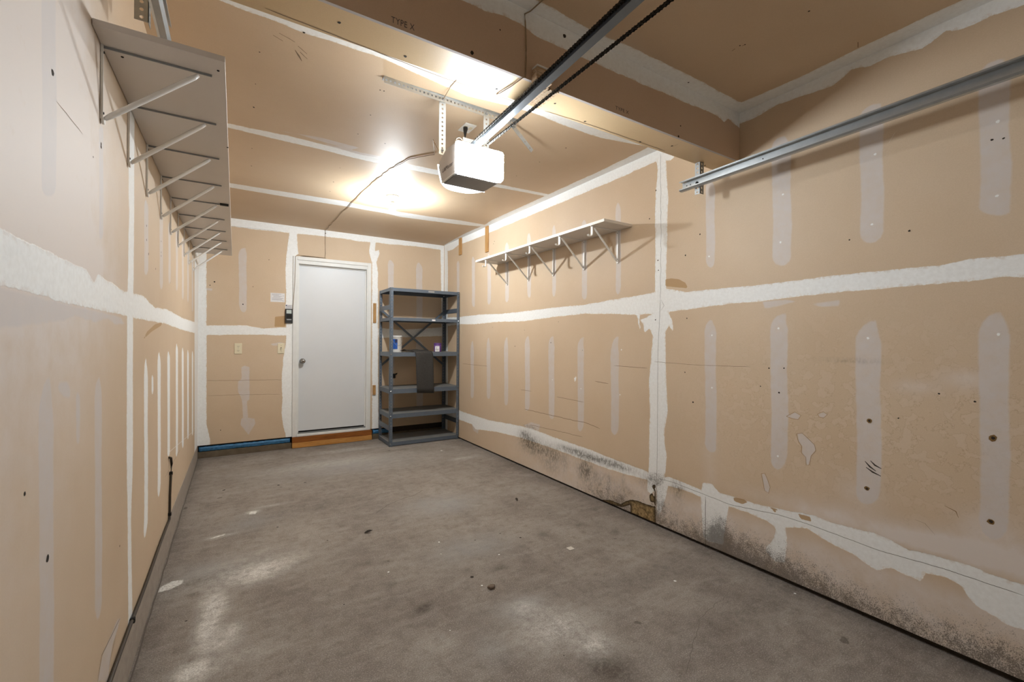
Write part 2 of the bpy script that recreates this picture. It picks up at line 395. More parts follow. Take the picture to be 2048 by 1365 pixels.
class Decal(MB):
    """small flat marks lying on one surface: holes, cracks, pencil lines"""
    def __init__(s, to3, conv): super().__init__(); s.to3 = to3; s.conv = conv
    def _p(s, pts, h): return s.to3(np.array(pts, float), h)
    def dot(s, p, r, mi, el=1., h=.0006, px=True):
        c = s.conv(p) if px else p
        pts = [(c[0]+r*math.cos(k*.7854+.3)*(1+.25*random.uniform(-1, 1)), c[1]+el*r*math.sin(k*.7854+.3)*(1+.25*random.uniform(-1, 1))) for k in range(8)]
        return s.add(s._p(pts, h), [tuple(range(8))], mi)
    def line(s, pts, wd, mi, h=.0005, px=True, jit=0., taper=True):
        q = [np.array(s.conv(p) if px else p, float) for p in pts]
        if jit:
            r = [q[0]]
            for a, b in zip(q, q[1:]):
                m = max(1, int(np.linalg.norm(b-a)/.03))
                for k in range(1, m+1):
                    c = a+(b-a)*k/m; t = (b-a)/np.linalg.norm(b-a)
                    r.append(c+np.array([-t[1], t[0]])*random.uniform(-jit, jit))
            q = r
        L = []; Rr = []
        for i, p in enumerate(q):
            t = q[min(i+1, len(q)-1)]-q[max(i-1, 0)]; t = t/np.linalg.norm(t); nrm = np.array([-t[1], t[0]])
            w_ = wd/2*(.35 if taper and i in (0, len(q)-1) else 1)
            L.append(p+nrm*w_); Rr.append(p-nrm*w_)
        n = len(q); return s.add(s._p(L+Rr, h), [(i, i+1, n+i+1, n+i) for i in range(n-1)], mi)
DM = [None, m_hole, m_rust, m_nail, m_crack, m_pencil, m_char]     # decal slots 1..6
def mats_for(m): return [m]+DM[1:]

def pp(conv, *pts): return [conv(p) for p in pts]
def strip(conv, top, l, r, bot, ytop, ybot, n=3):
    """a taped-nail-row smear: pointed top, straight sides, rounded bottom; pixel measurements on the wall"""
    pts = []; w_ = r-l
    for k in range(6):                                     # blade-shaped top, curving in from the left
        a = math.pi/2*k/5; pts.append((l+(top[0]-l)*(1-math.cos(a)), ytop+(top[1]-ytop)*math.sin(a)))
    pts += [(r-w_*.10, ytop+(top[1]-ytop)*.45), (r, ytop), (r-w_*.05, ytop+(ybot-ytop)*.33), (r+w_*.02, ytop+(ybot-ytop)*.66), (r-w_*.03, ybot)]
    c = (l+r)/2
    for k in range(1, 6):
        a = math.pi*k/6; pts.append((c+(bot[0]-c)*math.sin(a)+w_*.46*math.cos(a), ybot+(bot[1]-ybot)*math.sin(a)))
    pts += [(l+w_*.04, ybot), (l+w_*.08, ytop+(ybot-ytop)*.66), (l+w_*.03, ytop+(ybot-ytop)*.33)]
    return [conv(p) for p in pts]

# ---- right wall
def toR(P, h=0.): return np.stack([np.full(len(P), XR-h), P[:, 0], P[:, 1]], 1)
R = RW
rmud = [
 pp(R, (889, 488), (895, 488), (896, 540), (895.5, 640), (896, 760), (895, 868), (889, 870)),
 pp(R, (889, 485), (1311, 292), (1330, 298), (1312, 323), (1257, 348), (1200, 373), (1006, 454), (968, 471), (939, 482.5), (917, 490.5), (905, 500), (889, 504)),
 pp(R, (1440, 228), (1476, 210), (1820, 55), (2100, -60), (2200, -70), (2048, 11), (1978, 33), (1923, 59), (1893, 62), (1842, 99), (1780, 113), (1740, 132), (1703, 139), (1666, 172), (1600, 194), (1556, 209), (1505, 238), (1476, 249), (1440, 256)),
 pp(R, (886, 636), (919.5, 634), (958.6, 629.5), (1002.5, 628), (1056, 622), (1102.6, 616), (1168.5, 610), (1229.5, 599), (1310, 585.5), (1333, 577), (1373, 584.4), (1428, 579), (1538, 568), (1607.7, 558.8), (1681, 549.6), (1776, 540), (1886, 529.5), (1959, 516.6), (2048, 509), (2300, 478), (2300, 535), (2048, 555), (2007, 555), (1904, 566), (1813, 573), (1703, 582.6), (1593, 593.5), (1520, 602.7), (1428, 612), (1347.6, 623), (1278, 630.7), (1229.5, 628), (1168.5, 628), (1119.7, 633), (1046, 643), (997.6, 644), (949, 649), (919.5, 649), (886, 654)),
 pp(R, (1308, 296), (1350, 313), (1340, 322), (1332, 320), (1332.6, 353.8), (1337, 395), (1335.5, 415), (1334, 460), (1334.5, 473), (1332, 556), (1334, 620), (1344, 640), (1347.6, 667), (1338, 652), (1331.6, 664), (1331.6, 728), (1335, 822), (1328, 869), (1331, 900), (1334, 917), (1331, 943), (1326, 964.6), (1324, 1007), (1314, 1030), (1313, 975), (1303, 990), (1294, 982), (1296, 950), (1298, 930), (1298, 889.6), (1299.6, 836), (1298, 761.6), (1306, 670.5), (1298, 656), (1288, 668), (1287, 650), (1280, 640), (1308, 628), (1310, 585), (1310, 473), (1310, 415), (1312, 374), (1315, 342), (1313, 322)),
 pp(R, (1274, 629), (1280, 629), (1279, 650), (1282, 652), (1279, 662), (1277, 650)),
 pp(R, (884, 808), (919.8, 822), (940.7, 829), (977.7, 840.7), (1025, 849), (1062, 857), (1116, 878), (1170, 896), (1230.5, 920), (1267.6, 933.4), (1296, 943.5), (1294.5, 960), (1260.8, 952), (1217, 938.5), (1173, 923), (1116, 901), (1082, 889.6), (1041.8, 876), (991, 864), (950.8, 859), (944, 849), (919.8, 840.7), (884, 826)),
 pp(R, (1316, 955), (1340, 955), (1402, 980), (1406, 966), (1424, 967.6), (1439, 986), (1504.5, 1006), (1574, 1022), (1628.7, 1031.5), (1665, 1046), (1753, 1068), (1818.6, 1101), (1866, 1110), (1921, 1126), (1990, 1152), (2048, 1170), (2300, 1255), (2300, 1390), (2048, 1260), (2016, 1250.6), (1957, 1214), (1935.5, 1192), (1921, 1170), (1891.6, 1155.6), (1851.5, 1148), (1840.5, 1163), (1826, 1155.6), (1782, 1137), (1753, 1141), (1720, 1119), (1705, 1108), (1665, 1090), (1614, 1057), (1570, 1055), (1574, 1075), (1570, 1126), (1552, 1126), (1530, 1101), (1548, 1075), (1552, 1057), (1534, 1042), (1490, 1024), (1457, 1013), (1451.6, 1046), (1446, 1090), (1413, 1082.6), (1406, 1071.6), (1402, 995), (1366, 980), (1336.5, 973), (1330, 1000), (1322, 1022), (1315, 1036)),
 pp(R, (1148, 757), (1153, 752), (1152, 762), (1149, 766)),
]
rskim = [strip(R, *a) for a in [
 ((945.7, 682), 941, 948, (944, 797), 705, 790), ((977.7, 675.6), 973, 981, (977, 798.6), 700, 790), ((1014.8, 674), 1008, 1016.5, (1012, 812), 700, 800),
 ((1057, 672), 1049.5, 1060, (1053.6, 822), 692, 812), ((1107, 672), 1096.7, 1109, (1104, 839), 695, 828), ((1168, 674), 1154.7, 1168, (1160, 864), 700, 848), ((1237, 673), 1221, 1238, (1229, 871), 712, 855),
 ((1424, 639), 1409, 1433, (1424.5, 906), 668, 890), ((1574, 626.5), 1540, 1576, (1556, 940), 660, 910), ((1752, 641), 1710, 1763, (1734, 1010), 690, 985), ((2001.5, 624.7), 1956, 2020, (1990, 1082), 672, 1040),
 ((917, 522), 913.5, 919, (916, 592), 530, 585), ((946, 513.5), 943.5, 950, (947.6, 615), 525, 606), ((977.6, 507), 974.5, 982, (977.6, 610), 520, 600), ((1014.7, 485), 1010, 1018, (1013.5, 605), 498, 595),
 ((1059, 466), 1054, 1062, (1058.7, 596), 482, 585), ((1109, 450), 1104, 1112, (1107.5, 594), 470, 580), ((1170, 440), 1163, 1174, (1169, 600), 455, 590), ((1237, 405), 1231, 1242, (1236, 590), 425, 575),
 ((1422, 360), 1411, 1430, (1421, 536), 380, 520), ((1570, 272), 1543, 1583, (1562, 532), 300, 515), ((1761.5, 207), 1718, 1768, (1740, 487), 240, 465), ((2010.6, 117), 1956, 2022, (1996, 432), 160, 420)]]
n_ring = len(rskim)
rskim += [pp(R, (1594, 868), (1604, 866), (1613, 874), (1630, 890), (1632, 902), (1622, 912), (1618, 930), (1612, 930), (1611, 915), (1603, 906), (1604, 893), (1597, 884)), pp(R, (1573, 833), (1590, 825), (1602, 832), (1597, 840), (1586, 838)), pp(R, (1636, 828), (1646, 823), (1655, 830), (1648, 837), (1638, 835)), pp(R, (1523, 948), (1530, 947), (1541, 975), (1537, 987), (1529, 982)),
 pp(R, (1525, 604), (1570, 600), (1590, 603), (1560, 612), (1530, 618)), pp(R, (1045, 852), (1062, 845), (1080, 850), (1078, 862), (1060, 858)), pp(R, (1622, 608), (1680, 600), (1678, 612), (1640, 614)), pp(R, (944, 849), (958, 852), (956, 868), (947, 862))]
rtear = [pp(R, (1193, 1004), (1203, 1000), (1222, 1001), (1234, 1006), (1241, 1009), (1252, 1003), (1262, 1000), (1275, 1002), (1292, 1009), (1311, 1014), (1311.5, 1054), (1296, 1048), (1261, 1033), (1261, 1010), (1244, 1015), (1228, 1011), (1207, 1008)),
 pp(R, (1304, 971), (1311, 969), (1311, 976), (1306, 982)), pp(R, (1299, 991), (1304, 986), (1309, 996), (1311, 1004), (1303, 1006), (1299, 1000)), pp(R, (1309, 985), (1311.6, 975), (1311.8, 1016), (1309, 1010))]
rpeel = [pp(R, (1331, 559), (1343, 557), (1358, 559), (1371, 566), (1376, 577), (1352, 575), (1331, 573)), pp(R, (1467, 995), (1490, 1000), (1496, 1005), (1485, 1009), (1468, 1003)), pp(R, (1595, 1028), (1620, 1034), (1623, 1044), (1602, 1039)), pp(R, (1538, 1014), (1556, 1020), (1550, 1026))]
def g(conv, px, py, ru, rv, amp, rot=0.): c = conv((px, py)); return (c[0], c[1], ru, rv, amp, rot)
rgrime = [lambda P: .24*np.exp(-(np.clip(P[:, 1]-.02, 0, 9)/.11)**2)*(1/(1+np.exp((P[:, 0]-3.0)*5))), lambda P: .50*np.exp(-(np.clip(P[:, 1]-.05, 0, 9)/.19)**2)/(1+np.exp((P[:, 0]-3.6)*4))*(1/(1+np.exp((P[:, 0]-2.75)*5)))*(.75+.25*np.sin(P[:, 0]*5.1+1)),
          lambda P: .35*np.exp(-(np.clip(P[:, 1], 0, 9)/.30)**2)*(1/(1+np.exp((P[:, 0]-2.9)*5))),
          g(R, 1060, 855, .12, .03, .8), g(R, 1320, 955, .05, .05, .6), g(R, 1320, 1000, .05, .08, .35), g(R, 1300, 955, .04, .04, .5), g(R, 1440, 1060, .05, .08, .4)]
rsmear = [g(R, 1062, 890, .13, .060, 1.5), g(R, 1050, 872, .06, .035, 1.2), g(R, 1105, 908, .13, .045, 1.0), g(R, 1170, 940, .06, .065, 1.2), g(R, 1180, 915, .20, .020, 1.3), g(R, 1140, 900, .12, .018, .9), g(R, 1232, 930, .12, .018, 1.0), g(R, 1100, 930, .10, .05, .6), g(R, 1195, 955, .15, .04, .5), g(R, 1290, 962, .05, .035, .5), g(R, 1217, 965, .015, .05, .5), g(R, 1247, 965, .014, .06, .45), g(R, 1355, 975, .035, .028, .8), g(R, 1355, 990, .03, .05, .5), g(R, 1130, 930, .02, .06, .4), g(R, 1700, 722, .09, .008, .45), g(R, 1260, 985, .06, .03, .3),
          lambda P: .22*np.exp(-(np.clip(P[:, 1], 0, 9)/.16)**2)*(1/(1+np.exp((P[:, 0]-2.7)*4)))]
rhaze = [g(R, 1665, 1035, .14, .05, .6, 0), g(R, 1850, 1085, .14, .035, .7), g(R, 1985, 1075, .07, .06, .8), g(R, 1720, 990, .06, .05, .5), g(R, 1930, 1105, .2, .03, .7), g(R, 2048, 1130, .2, .04, .6), g(R, 1580, 1010, .2, .025, .4), g(R, 1830, 775, .05, .02, .6), g(R, 1935, 760, .05, .025, .7), g(R, 1420, 930, .03, .12, .35),
         lambda P: .80/(1+np.exp((P[:, 1]-.27)*60))/(1+np.exp((P[:, 0]-3.6)*3))]
rdrip = [lambda P: (1/(1+np.exp((P[:, 0]-1.55)*5)))*np.exp(-((P[:, 1]-.88)/.40)**2)*1.2]
m_ring = simple('water_ring', (160, 126, 86), .8, 0, .1)
DM.append(m_ring)
dR = Decal(toR, R)
for p in [(1424, 671), (1424, 776), (1557, 657), (1556, 913), (1736, 677), (1997, 669), (1566, 389), (1750, 309), (1744, 449), (1994, 392), (1996, 243), (1418, 513), (1561, 485), (1243, 700), (1240, 790), (1162, 778), (1105, 760)]: dR.dot(p, .0055, 3)
for p, r in [((1739, 842), .010), ((1734, 978), .010), ((1986, 877), .012), ((1982, 1044), .011)]: dR.dot(p, r, 2); dR.dot(p, r*.55, 1, h=.0009)
for p in [(1797, 837), (1538, 737), (1568, 737), (1558, 786), (1521, 773), (1950, 804), (1312, 381), (1819, 462), (1699, 480), (1371, 511), (1400, 469), (1165, 701), (1374, 637), (1311, 640), (1030, 693), (1102, 686), (1117, 644), (989, 483), (987, 488), (1000, 519), (1316, 521), (1317, 541), (1370, 745), (1386, 805), (2007, 277), (1984, 280), (1299, 438), (1878, 788), (985, 655), (1049, 661)]: dR.dot(p, random.uniform(.003, .006), 1)
for pts, wd, mi, j in [(((1321, 306), (1322, 480), (1321, 600)), .0016, 4, .003), (((1321, 600), (1316, 700), (1315, 850), (1312.6, 1054)), .0018, 4, .001), (((1411, 994), (1411, 1097)), .003, 4, .001),
      (((1316, 957), (1345, 965), (1410, 990), (1460, 1010), (1556, 1030), (1628, 1053), (1756, 1101), (1884, 1137), (2048, 1192)), .0018, 4, .001),
      (((925, 728), (975, 733)), .003, 5, .001), (((1228, 732), (1295, 737)), .003, 5, .001), (((1308, 724), (1400, 731), (1500, 734)), .002, 5, .001), (((1049, 819), (1102, 831), (1150, 842), (1168, 845), (1200, 858)), .004, 5, .002), (((1113, 794), (1168, 805)), .003, 5, .001), (((1041, 780), (1063, 783)), .003, 5, .001), (((1190, 763), (1217, 768)), .004, 5, .001), (((1060, 850), (1130, 866), (1165, 875)), .003, 5, .002),
      (((1730, 923), (1740, 934), (1752, 943)), .007, 6, .001), (((1741, 922), (1750, 931), (1763, 938)), .007, 6, .001), (((1732, 935), (1745, 945), (1762, 953)), .007, 6, .001), (((1830, 1040), (1850, 1048), (1871, 1070)), .0012, 5, .003), (((1889, 1012), (1912, 1023), (1918, 1036)), .003, 2, .002),
      (((1322, 600), (1328, 612), (1322, 622)), .0018, 4, .002), (((1475, 243), (1474.5, 320)), .004, 4, .001), (((1790, 265), (1778, 286)), .0016, 3, .0)]:
    dR.line(pts, wd, mi, jit=j)
for poly in rskim[n_ring:n_ring+4]:
    cp_ = poly+poly[:1]; dR.line([tuple(x) for x in cp_], .0022, 7, px=False, jit=.003, taper=False)
def warpR(G): return np.stack([G[:, 0], G[:, 1]+(.006+.014*np.clip((2.4-G[:, 0])/2.2, 0, 1))*np.clip(1-(G[:, 1]-.012)/.3, 0, 1)], 1)
surface('wall_right', [(YF, YB+.01, .012, H)], .012, toR, dict(mud=rmud, skim=rskim, tear=rtear, peel=rpeel, grime=rgrime, smear=rsmear, haze=rhaze, drip=rdrip), mats_for(m_wallr), dR, warp=warpR)

# ---- left wall
def toL(P, h=0.): return np.stack([np.full(len(P), XL+h), P[:, 0], P[:, 1]], 1)
Lc = LW
def zcurb(y): return .19-.055*np.clip((y-3.2)/2.5, 0, 1)
lmud = [
 pp(Lc, (-300, 345), (-120, 410), (0, 452), (17, 464), (86, 499), (137.7, 523), (172, 540), (188, 566), (196, 549), (248, 583), (286, 592), (310, 616), (334, 619), (365, 636.6), (396, 647), (396, 669), (365, 660.7), (327, 647), (268.6, 636.6), (241, 629.7), (179, 616), (137.7, 609), (69, 588), (0, 571), (-120, 545), (-300, 510)),
 pp(Lc, (257, 130), (270, 130), (268.5, 330), (268.6, 430), (266, 640), (266, 900), (265, 960), (262, 1035), (263, 1100), (265, 1230), (268, 1300), (255, 1300), (256.6, 1230), (255, 1040), (253, 900), (254, 640), (258, 430), (257, 330)),
 pp(Lc, (389, 500), (397, 500), (397, 905), (389, 905)),
]
lskim = [strip(Lc, (98, -120), 82, 113, (98, 392), -80, 375), strip(Lc, (202, 250), 198, 207, (202, 480), 264, 465), strip(Lc, (100, 753), 77, 108, (92, 1420), 860, 1380), strip(Lc, (199, 755), 189, 204, (195, 1240), 800, 1205), strip(Lc, (156, 785), 152, 160, (156, 890), 800, 870)]
for a in [((292, 717), 288, 296, (289, 1078), 760, 1040), ((318.5, 705), 315, 321.5, (317, 995), 730, 970), ((337, 702), 334.5, 340, (336.5, 914), 720, 905), ((353.6, 688), 351.5, 356, (353, 915), 705, 900), ((365.6, 695), 363.5, 367.5, (365.5, 897), 710, 885), ((376, 700), 374.3, 377.7, (376, 880), 715, 868), ((385, 702), 383.5, 386.5, (385, 872), 715, 862), ((305, 750), 303, 307, (305, 790), 760, 780),
          ((292, 400), 288, 297, (292, 552), 420, 535), ((322.6, 430), 319, 326, (322.6, 580), 440, 565), ((339, 445), 336.5, 341.5, (339, 568), 455, 555), ((353.6, 455), 351.5, 356, (353.6, 582), 465, 570), ((365.6, 475), 363.6, 367.6, (365.6, 600), 485, 590), ((376, 500), 374.3, 377.7, (376, 605), 510, 595), ((385, 520), 383.5, 386.5, (385, 625), 530, 612)]:
    (lmud if a[0][1] > 600 else lskim).append(strip(Lc, *a))
lskim += [pp(Lc, (-300, 575), (-120, 560), (0, 575), (69, 592), (179, 620), (241, 634), (250, 648), (232, 650), (215, 638), (190, 645), (150, 632), (130, 640), (80, 648), (0, 656), (-300, 690)), pp(Lc, (195, 1365), (205, 1310), (235, 1240), (243, 1235), (225, 1290), (215, 1365)), pp(Lc, (118, 765), (135, 762), (141, 782), (140, 796), (128, 795), (115, 780))]
lpeel = [pp(Lc, (285, 681), (294, 664), (310, 649), (325, 645), (322, 652), (303, 664))]
lhaze = [g(Lc, -60, 200, .42, .55, .95), g(Lc, 150, 300, .25, .35, .7), g(Lc, 150, 540, .5, .10, .5), g(Lc, 60, 60, .35, .3, .4)]
dL = Decal(toL, Lc)
for p, r in [((105, 145), .007), ((202, 288), .005), ((202, 294), .005), ((95, 1118), .008), ((297, 508), .006), ((311, 538), .005), ((49, 988), .004), ((239, 1093), .004), ((322, 505), .005), ((340, 566), .004), ((384, 623), .005), ((388, 864), .007), ((186, 314), .003), ((293, 452), .005), ((293, 480), .005), ((322, 483), .005), ((322, 512), .005)]: dL.dot(p, r, 1)
for pts, wd, mi in [(((112, 202), (165, 268)), .0015, 5), (((338, 905), (386, 864)), .003, 3), (((195, 1365), (203, 1312), (240, 1237)), .003, 5), (((216, 1340), (232, 1270)), .002, 5), (((330, 955), (360, 900)), .002, 5)]: dL.line(pts, wd, mi, jit=.001)
def left_surface():
    # two bands so the grid stays square: below and above 0.75 m
    def w2(G):
        zb = zcurb(G[:, 0]); t = np.clip((G[:, 1]-.19)/(.75-.19), 0, 1); return np.stack([G[:, 0], np.where(G[:, 1] < .75, zb+t*(.75-zb), G[:, 1])], 1)
    return surface('wall_left', [(YF, YB+.01, .19, .75), (YF, YB+.01, .75, H)], .0125, toL, dict(mud=lmud, skim=lskim, peel=lpeel, haze=lhaze), mats_for(m_wall), dL, warp=w2)
left_surface()

# ---- back wall
def toB(P, h=0.): return np.stack([P[:, 0], np.full(len(P), YB-h), P[:, 1]], 1)
B = BW
bmud = [
 pp(B, (388, 400), (413, 400), (413, 640), (413, 850), (416, 862), (420, 878), (420, 893), (388, 896)),
 pp(B, (395, 425), (460, 433), (780, 471), (894, 487), (894, 503), (880, 500), (830, 493), (780, 489), (760, 486), (746, 485), (717, 483), (690, 478), (636, 472), (600, 468), (578, 466), (508, 459), (460.6, 453), (395, 446)),
 pp(B, (405, 651.6), (490, 651), (526.5, 657), (574, 655), (576, 672), (559.5, 671.8), (525, 670), (490, 670), (405, 671)),
 pp(B, (579.6, 462), (574, 503), (570.5, 540), (572, 580), (571, 620), (572, 650), (572, 683), (567, 716), (563, 760), (565, 796), (563, 825.6), (566, 850), (571, 870), (573, 880), (590, 880), (590, 512), (597, 508), (595, 490), (594, 462)),
 pp(B, (741, 482), (738, 505), (744, 525), (744, 862), (757, 862), (756, 700), (755.6, 584), (756, 545), (753, 525), (759, 508), (758, 500), (750, 503), (752, 482)),
 pp(B, (757, 656), (800, 660), (884, 655), (895, 656), (895, 672), (820, 675), (757, 676)),
 pp(B, (881, 488), (895, 488), (900, 870), (886, 872)),
]
bskim = [strip(B, (491, 496), 477, 493.5, (488, 626), 508, 610), pp(B, (482.6, 735), (490, 732), (499, 735), (499, 762), (499, 785), (499, 800), (494, 803), (496, 836), (509, 838), (511, 848), (497, 870), (481, 850), (483, 838), (486, 836), (484, 803), (480, 790), (476, 785), (476, 764), (483, 758)),
 strip(B, (781, 520), 775.7, 788, (783, 640), 530, 630), strip(B, (838, 525), 832, 845, (838, 645), 540, 635), strip(B, (838, 680), 832, 846, (838, 820), 690, 810), strip(B, (783, 700), 777, 789, (783, 830), 710, 820), pp(B, (540, 688), (560, 685), (575, 688), (560, 692), (545, 692)), pp(B, (405, 575), (425, 578), (424, 582), (405, 579))]
bpeel = [pp(B, (550, 634), (570, 632), (571, 654), (549, 654))]
dB = Decal(toB, B)
for p, r in [((429, 564), .007), ((486, 609), .007), ((651, 467), .007), ((420, 571), .005), ((538, 520), .004), ((506, 574), .004), ((441, 861), .005)]: dB.dot(p, r, 1)
for pts, wd, mi in [(((412, 762), (565, 760)), .003, 5), (((415, 792), (480, 790), (560, 789)), .0025, 5), (((600, 513), (626, 514), (652, 517)), .008, 4), (((436, 450), (560, 463)), .0015, 4)]: dB.line(pts, wd, mi, jit=.002)
ZD0, ZD1, XD0, XD1 = .126, 2.19, .606, 1.414
surface('wall_back', [(XL-.01, XD0, .132, H), (XD0, XD1, ZD1, H), (XD1, XR+.01, .132, H)], .0125, toB, dict(mud=bmud, skim=bskim, peel=bpeel), mats_for(m_wall), dB)
# ---- wall behind the camera
def toF(P, h=0.): return np.stack([P[:, 0], np.full(len(P), YF+h), P[:, 1]], 1)
surface('wall_front', [(XL-.01, XL+.16, 0, H), (XL+.16, XR-.16, 2.16, H), (XR-.16, XR+.01, 0, H)], .05, toF, {}, mats_for(m_wall))
gd = bpy.data.objects.new('door_2', None); gd.location = (1.06, YF, 0); COL.objects.link(gd); tag(gd, kind='structure')
for k in range(4): MB().box(XL+.16, XR-.16, YF-.03, YF-.002, .002+k*.54, .538+k*.54, 0, .006).build('door_panel', m_white, gd)

# ---- ceiling
def toC(P, h=0.): return np.stack([P[:, 0], P[:, 1], np.full(len(P), H-h)], 1)
C = CE
xe = XR+.02
cmud = [
 pp(C, (380, 226), (455, 246.6), (555, 267.6), (574, 271), (638.6, 287), (722, 309.5), (803, 325.6), (883.6, 342), (989, 367), (1093, 388), (1110, 393), (1093, 393), (989.5, 374), (880, 351), (803, 337), (706, 316), (658, 303), (561, 281), (458, 256), (380, 236)),
 pp(C, (380, 348), (458, 366), (567.6, 383.7), (690, 403), (740, 414), (806, 425), (860, 433.5), (923, 441.5), (968, 449.5), (975, 452), (955, 453), (907, 448), (860, 442), (800, 434), (771, 427), (690, 413), (593, 397.5), (458, 375), (380, 360)),
 pp(C, (889, 490), (926, 469), (970, 449.5), (984.5, 440), (1200, 342), (1294, 296)) + [(2.36, 1.5), (xe, 1.5), (xe, 5.72)],
 [C((380, -22)), C((442, 2)), C((500, 26)), C((535, 35.5)), C((609.6, 67.7)), C((645, 77)), C((680.5, 88.7)), C((745, 109.6)), C((787, 126)), C((840, 150)), C((934, 192)), C((1030, 215)), C((1082, 231.5)), C((1123, 249)), C((1176, 268)), C((1205, 277)), C((1293, 293)), (xe, 2.0), (xe, 1.72), (-.4, 1.72)],
 [(-.4, 1.48), (-.4, 1.40), (.5, 1.42), (.996, 1.393), (1.281, 1.407), (1.468, 1.391), (1.9, 1.38), (2.308, 1.388), (2.342, 1.383), (2.359, 1.095), (2.348, .834), (2.35, .516), (2.35, -.96), (xe, -.96), (xe, 1.48)],
]
cskim = [pp(C, (640, 285), (722, 305), (803, 322), (803, 330), (722, 314)), pp(C, (600, 270), (560, 262), (640, 275), (720, 296), (700, 300)), [(.1, .55), (1.6, .5), (1.7, .62), (.9, .66), (.2, .64)]]
chaze = [g(C, 1240, 110, .12, .06, .35)]
dC = Decal(toC, C)
for p in [(511, 168), (507, 214), (519, 104), (741, 230), (716, 268), (768, 182), (760, 180), (504, 297), (503, 332), (680, 336), (667, 364), (660, 383), (820, 365), (823, 368), (770, 287), (1079, 324), (1033, 352), (1132, 296), (930, 398), (508, 215), (608, 65), (1480, 91), (1490, 89), (1618, 22), (1377, 165)]: dC.dot(p, random.uniform(.003, .0055), 1)
for pts in [((1464, 102), (1470, 97)), ((1484, 92), (1491, 88)), ((1716, 84), (1716, 95)), ((546, 70), (566, 82)), ((558, 66), (580, 78)), ((590, 100), (604, 122)), ((600, 104), (615, 118)), ((596, 92), (614, 108)), ((575, 75), (590, 84))]: dC.line(pts, .008, 5, jit=.001)
surface('ceiling', [(XL-.01, XR+.01, YF, YB+.01)], .0125, toC, dict(mud=cmud, skim=cskim, haze=chaze), mats_for(m_ceil), dC)

# ---- beam: drywall-wrapped header hanging below the ceiling
YBF = BF-.0125
def toBM(P, h=0.): return np.stack([P[:, 0], np.full(len(P), YBF-h), P[:, 1]], 1)
Bm = BM
zt = H-.0005
beam_mud = [[(XL-.02, zt+.02)] + [(XL-.02, 2.40), (.2, 2.42), (.55, 2.47), Bm((922, 0)), Bm((974, 24)), Bm((1000, 29)), Bm((1041, 47)), Bm((1073, 72)), Bm((1132, 99.6)), Bm((1205, 133)), Bm((1281, 167)), Bm((1320, 182)), Bm((1363, 202)), Bm((1422, 225.6)), Bm((1434, 231)), Bm((1448, 244.6)), Bm((1457, 237)), Bm((1472, 250.5)), (XR+.02, 2.49), (XR+.02, zt+.02)]]
dM = Decal(toBM, Bm)
for p, r in [((944, 106), .007), ((1129, 72), .009), ((1357, 273), .006), ((1361, 252), .004), ((1000, 60), .003)]: dM.dot(p, r, 1)
beam = surface('ceiling_beam', [(XL, XR, BZ-.001, zt)], .0125, toBM, dict(mud=beam_mud), mats_for(m_beam), dM)
dS = Decal(lambda P, h=0.: np.stack([P[:, 0], P[:, 1], np.full(len(P), BZ-h)], 1), lambda p: onZ(p[0], p[1], BZ)[:2])
for p in [(678, 45), (811, 113), (993, 178), (1170, 243), (1280, 284), (1344, 292), (1110, 207), (1410, 331)]: dS.dot(p, .006, 1)
for pts in [((1340, 294), (1356, 289)), ((1090, 222), (1180, 250), (1330, 302)), ((530, 16), (880, 153), (1050, 210))]: dS.line(pts, .004, 5, jit=.001)
mb = MB().box(XL, XR, BF, BB, BZ, zt, 0)
sof = mb; sof.add(dS.v, dS.f, 0); sof.mi[-len(dS.f):] = dS.mi
so = sof.build('beam_soffit', mats_for(m_sof), beam)
MB().box(XL, XR, YBF+.0004, BF, BZ-.001, zt, 0).build('drywall_edge', m_gyp, beam)
q = onY(780, 47, YBF); text('printed_lettering', 'TYPE X', .030, m_letter, frame((.432, YBF-.0006, 2.316), (.997, 0, .02), (0, 0, 1)), beam, .0002, 1.1, .080)
text('printed_lettering', 'TYPE X', .022, m_letter, frame((1.462, YBF-.0006, 2.322), (1, 0, 0), (0, 0, 1)), beam, .0002, 1.1, .085)

# ---- floor
def toFl(P, h=0.): return np.stack([P[:, 0], P[:, 1], np.full(len(P), h)], 1)
Fl = FL
fpale = [g(Fl, 430, 1210, .035, .085, 1.2, .1), g(Fl, 412, 1262, .028, .08, 1.2), g(Fl, 462, 1262, .03, .04, .9), g(Fl, 440, 1290, .05, .03, .6), g(Fl, 385, 1345, .035, .04, 1.3), g(Fl, 530, 1135, .10, .05, .5), g(Fl, 510, 1155, .08, .05, .5), g(Fl, 480, 1150, .25, .08, .25), g(Fl, 1110, 1255, .13, .08, .65), g(Fl, 1050, 1215, .06, .05, .5), g(Fl, 1190, 1290, .06, .045, .7), g(Fl, 505, 1025, .03, .02, .9), g(Fl, 540, 1012, .07, .015, .4), g(Fl, 440, 1073, .06, .015, .5), g(Fl, 640, 930, .5, .1, .25), g(Fl, 925, 917, .12, .03, .35), g(Fl, 700, 900, .3, .06, .3), g(Fl, 520, 1120, .2, .15, .2), g(Fl, 460, 1320, .12, .05, .35), g(Fl, 875, 1290, .08, .05, .15)]
fblue = [g(Fl, 880, 1010, .22, .14, .9), g(Fl, 700, 930, .5, .25, .7), g(Fl, 500, 1045, .12, .1, .6), g(Fl, 945, 1095, .2, .12, .6), g(Fl, 1040, 1215, .1, .06, .7), g(Fl, 980, 1300, .06, .06, .4), g(Fl, 430, 1140, .15, .1, .5), g(Fl, 1000, 900, .2, .2, .6)]
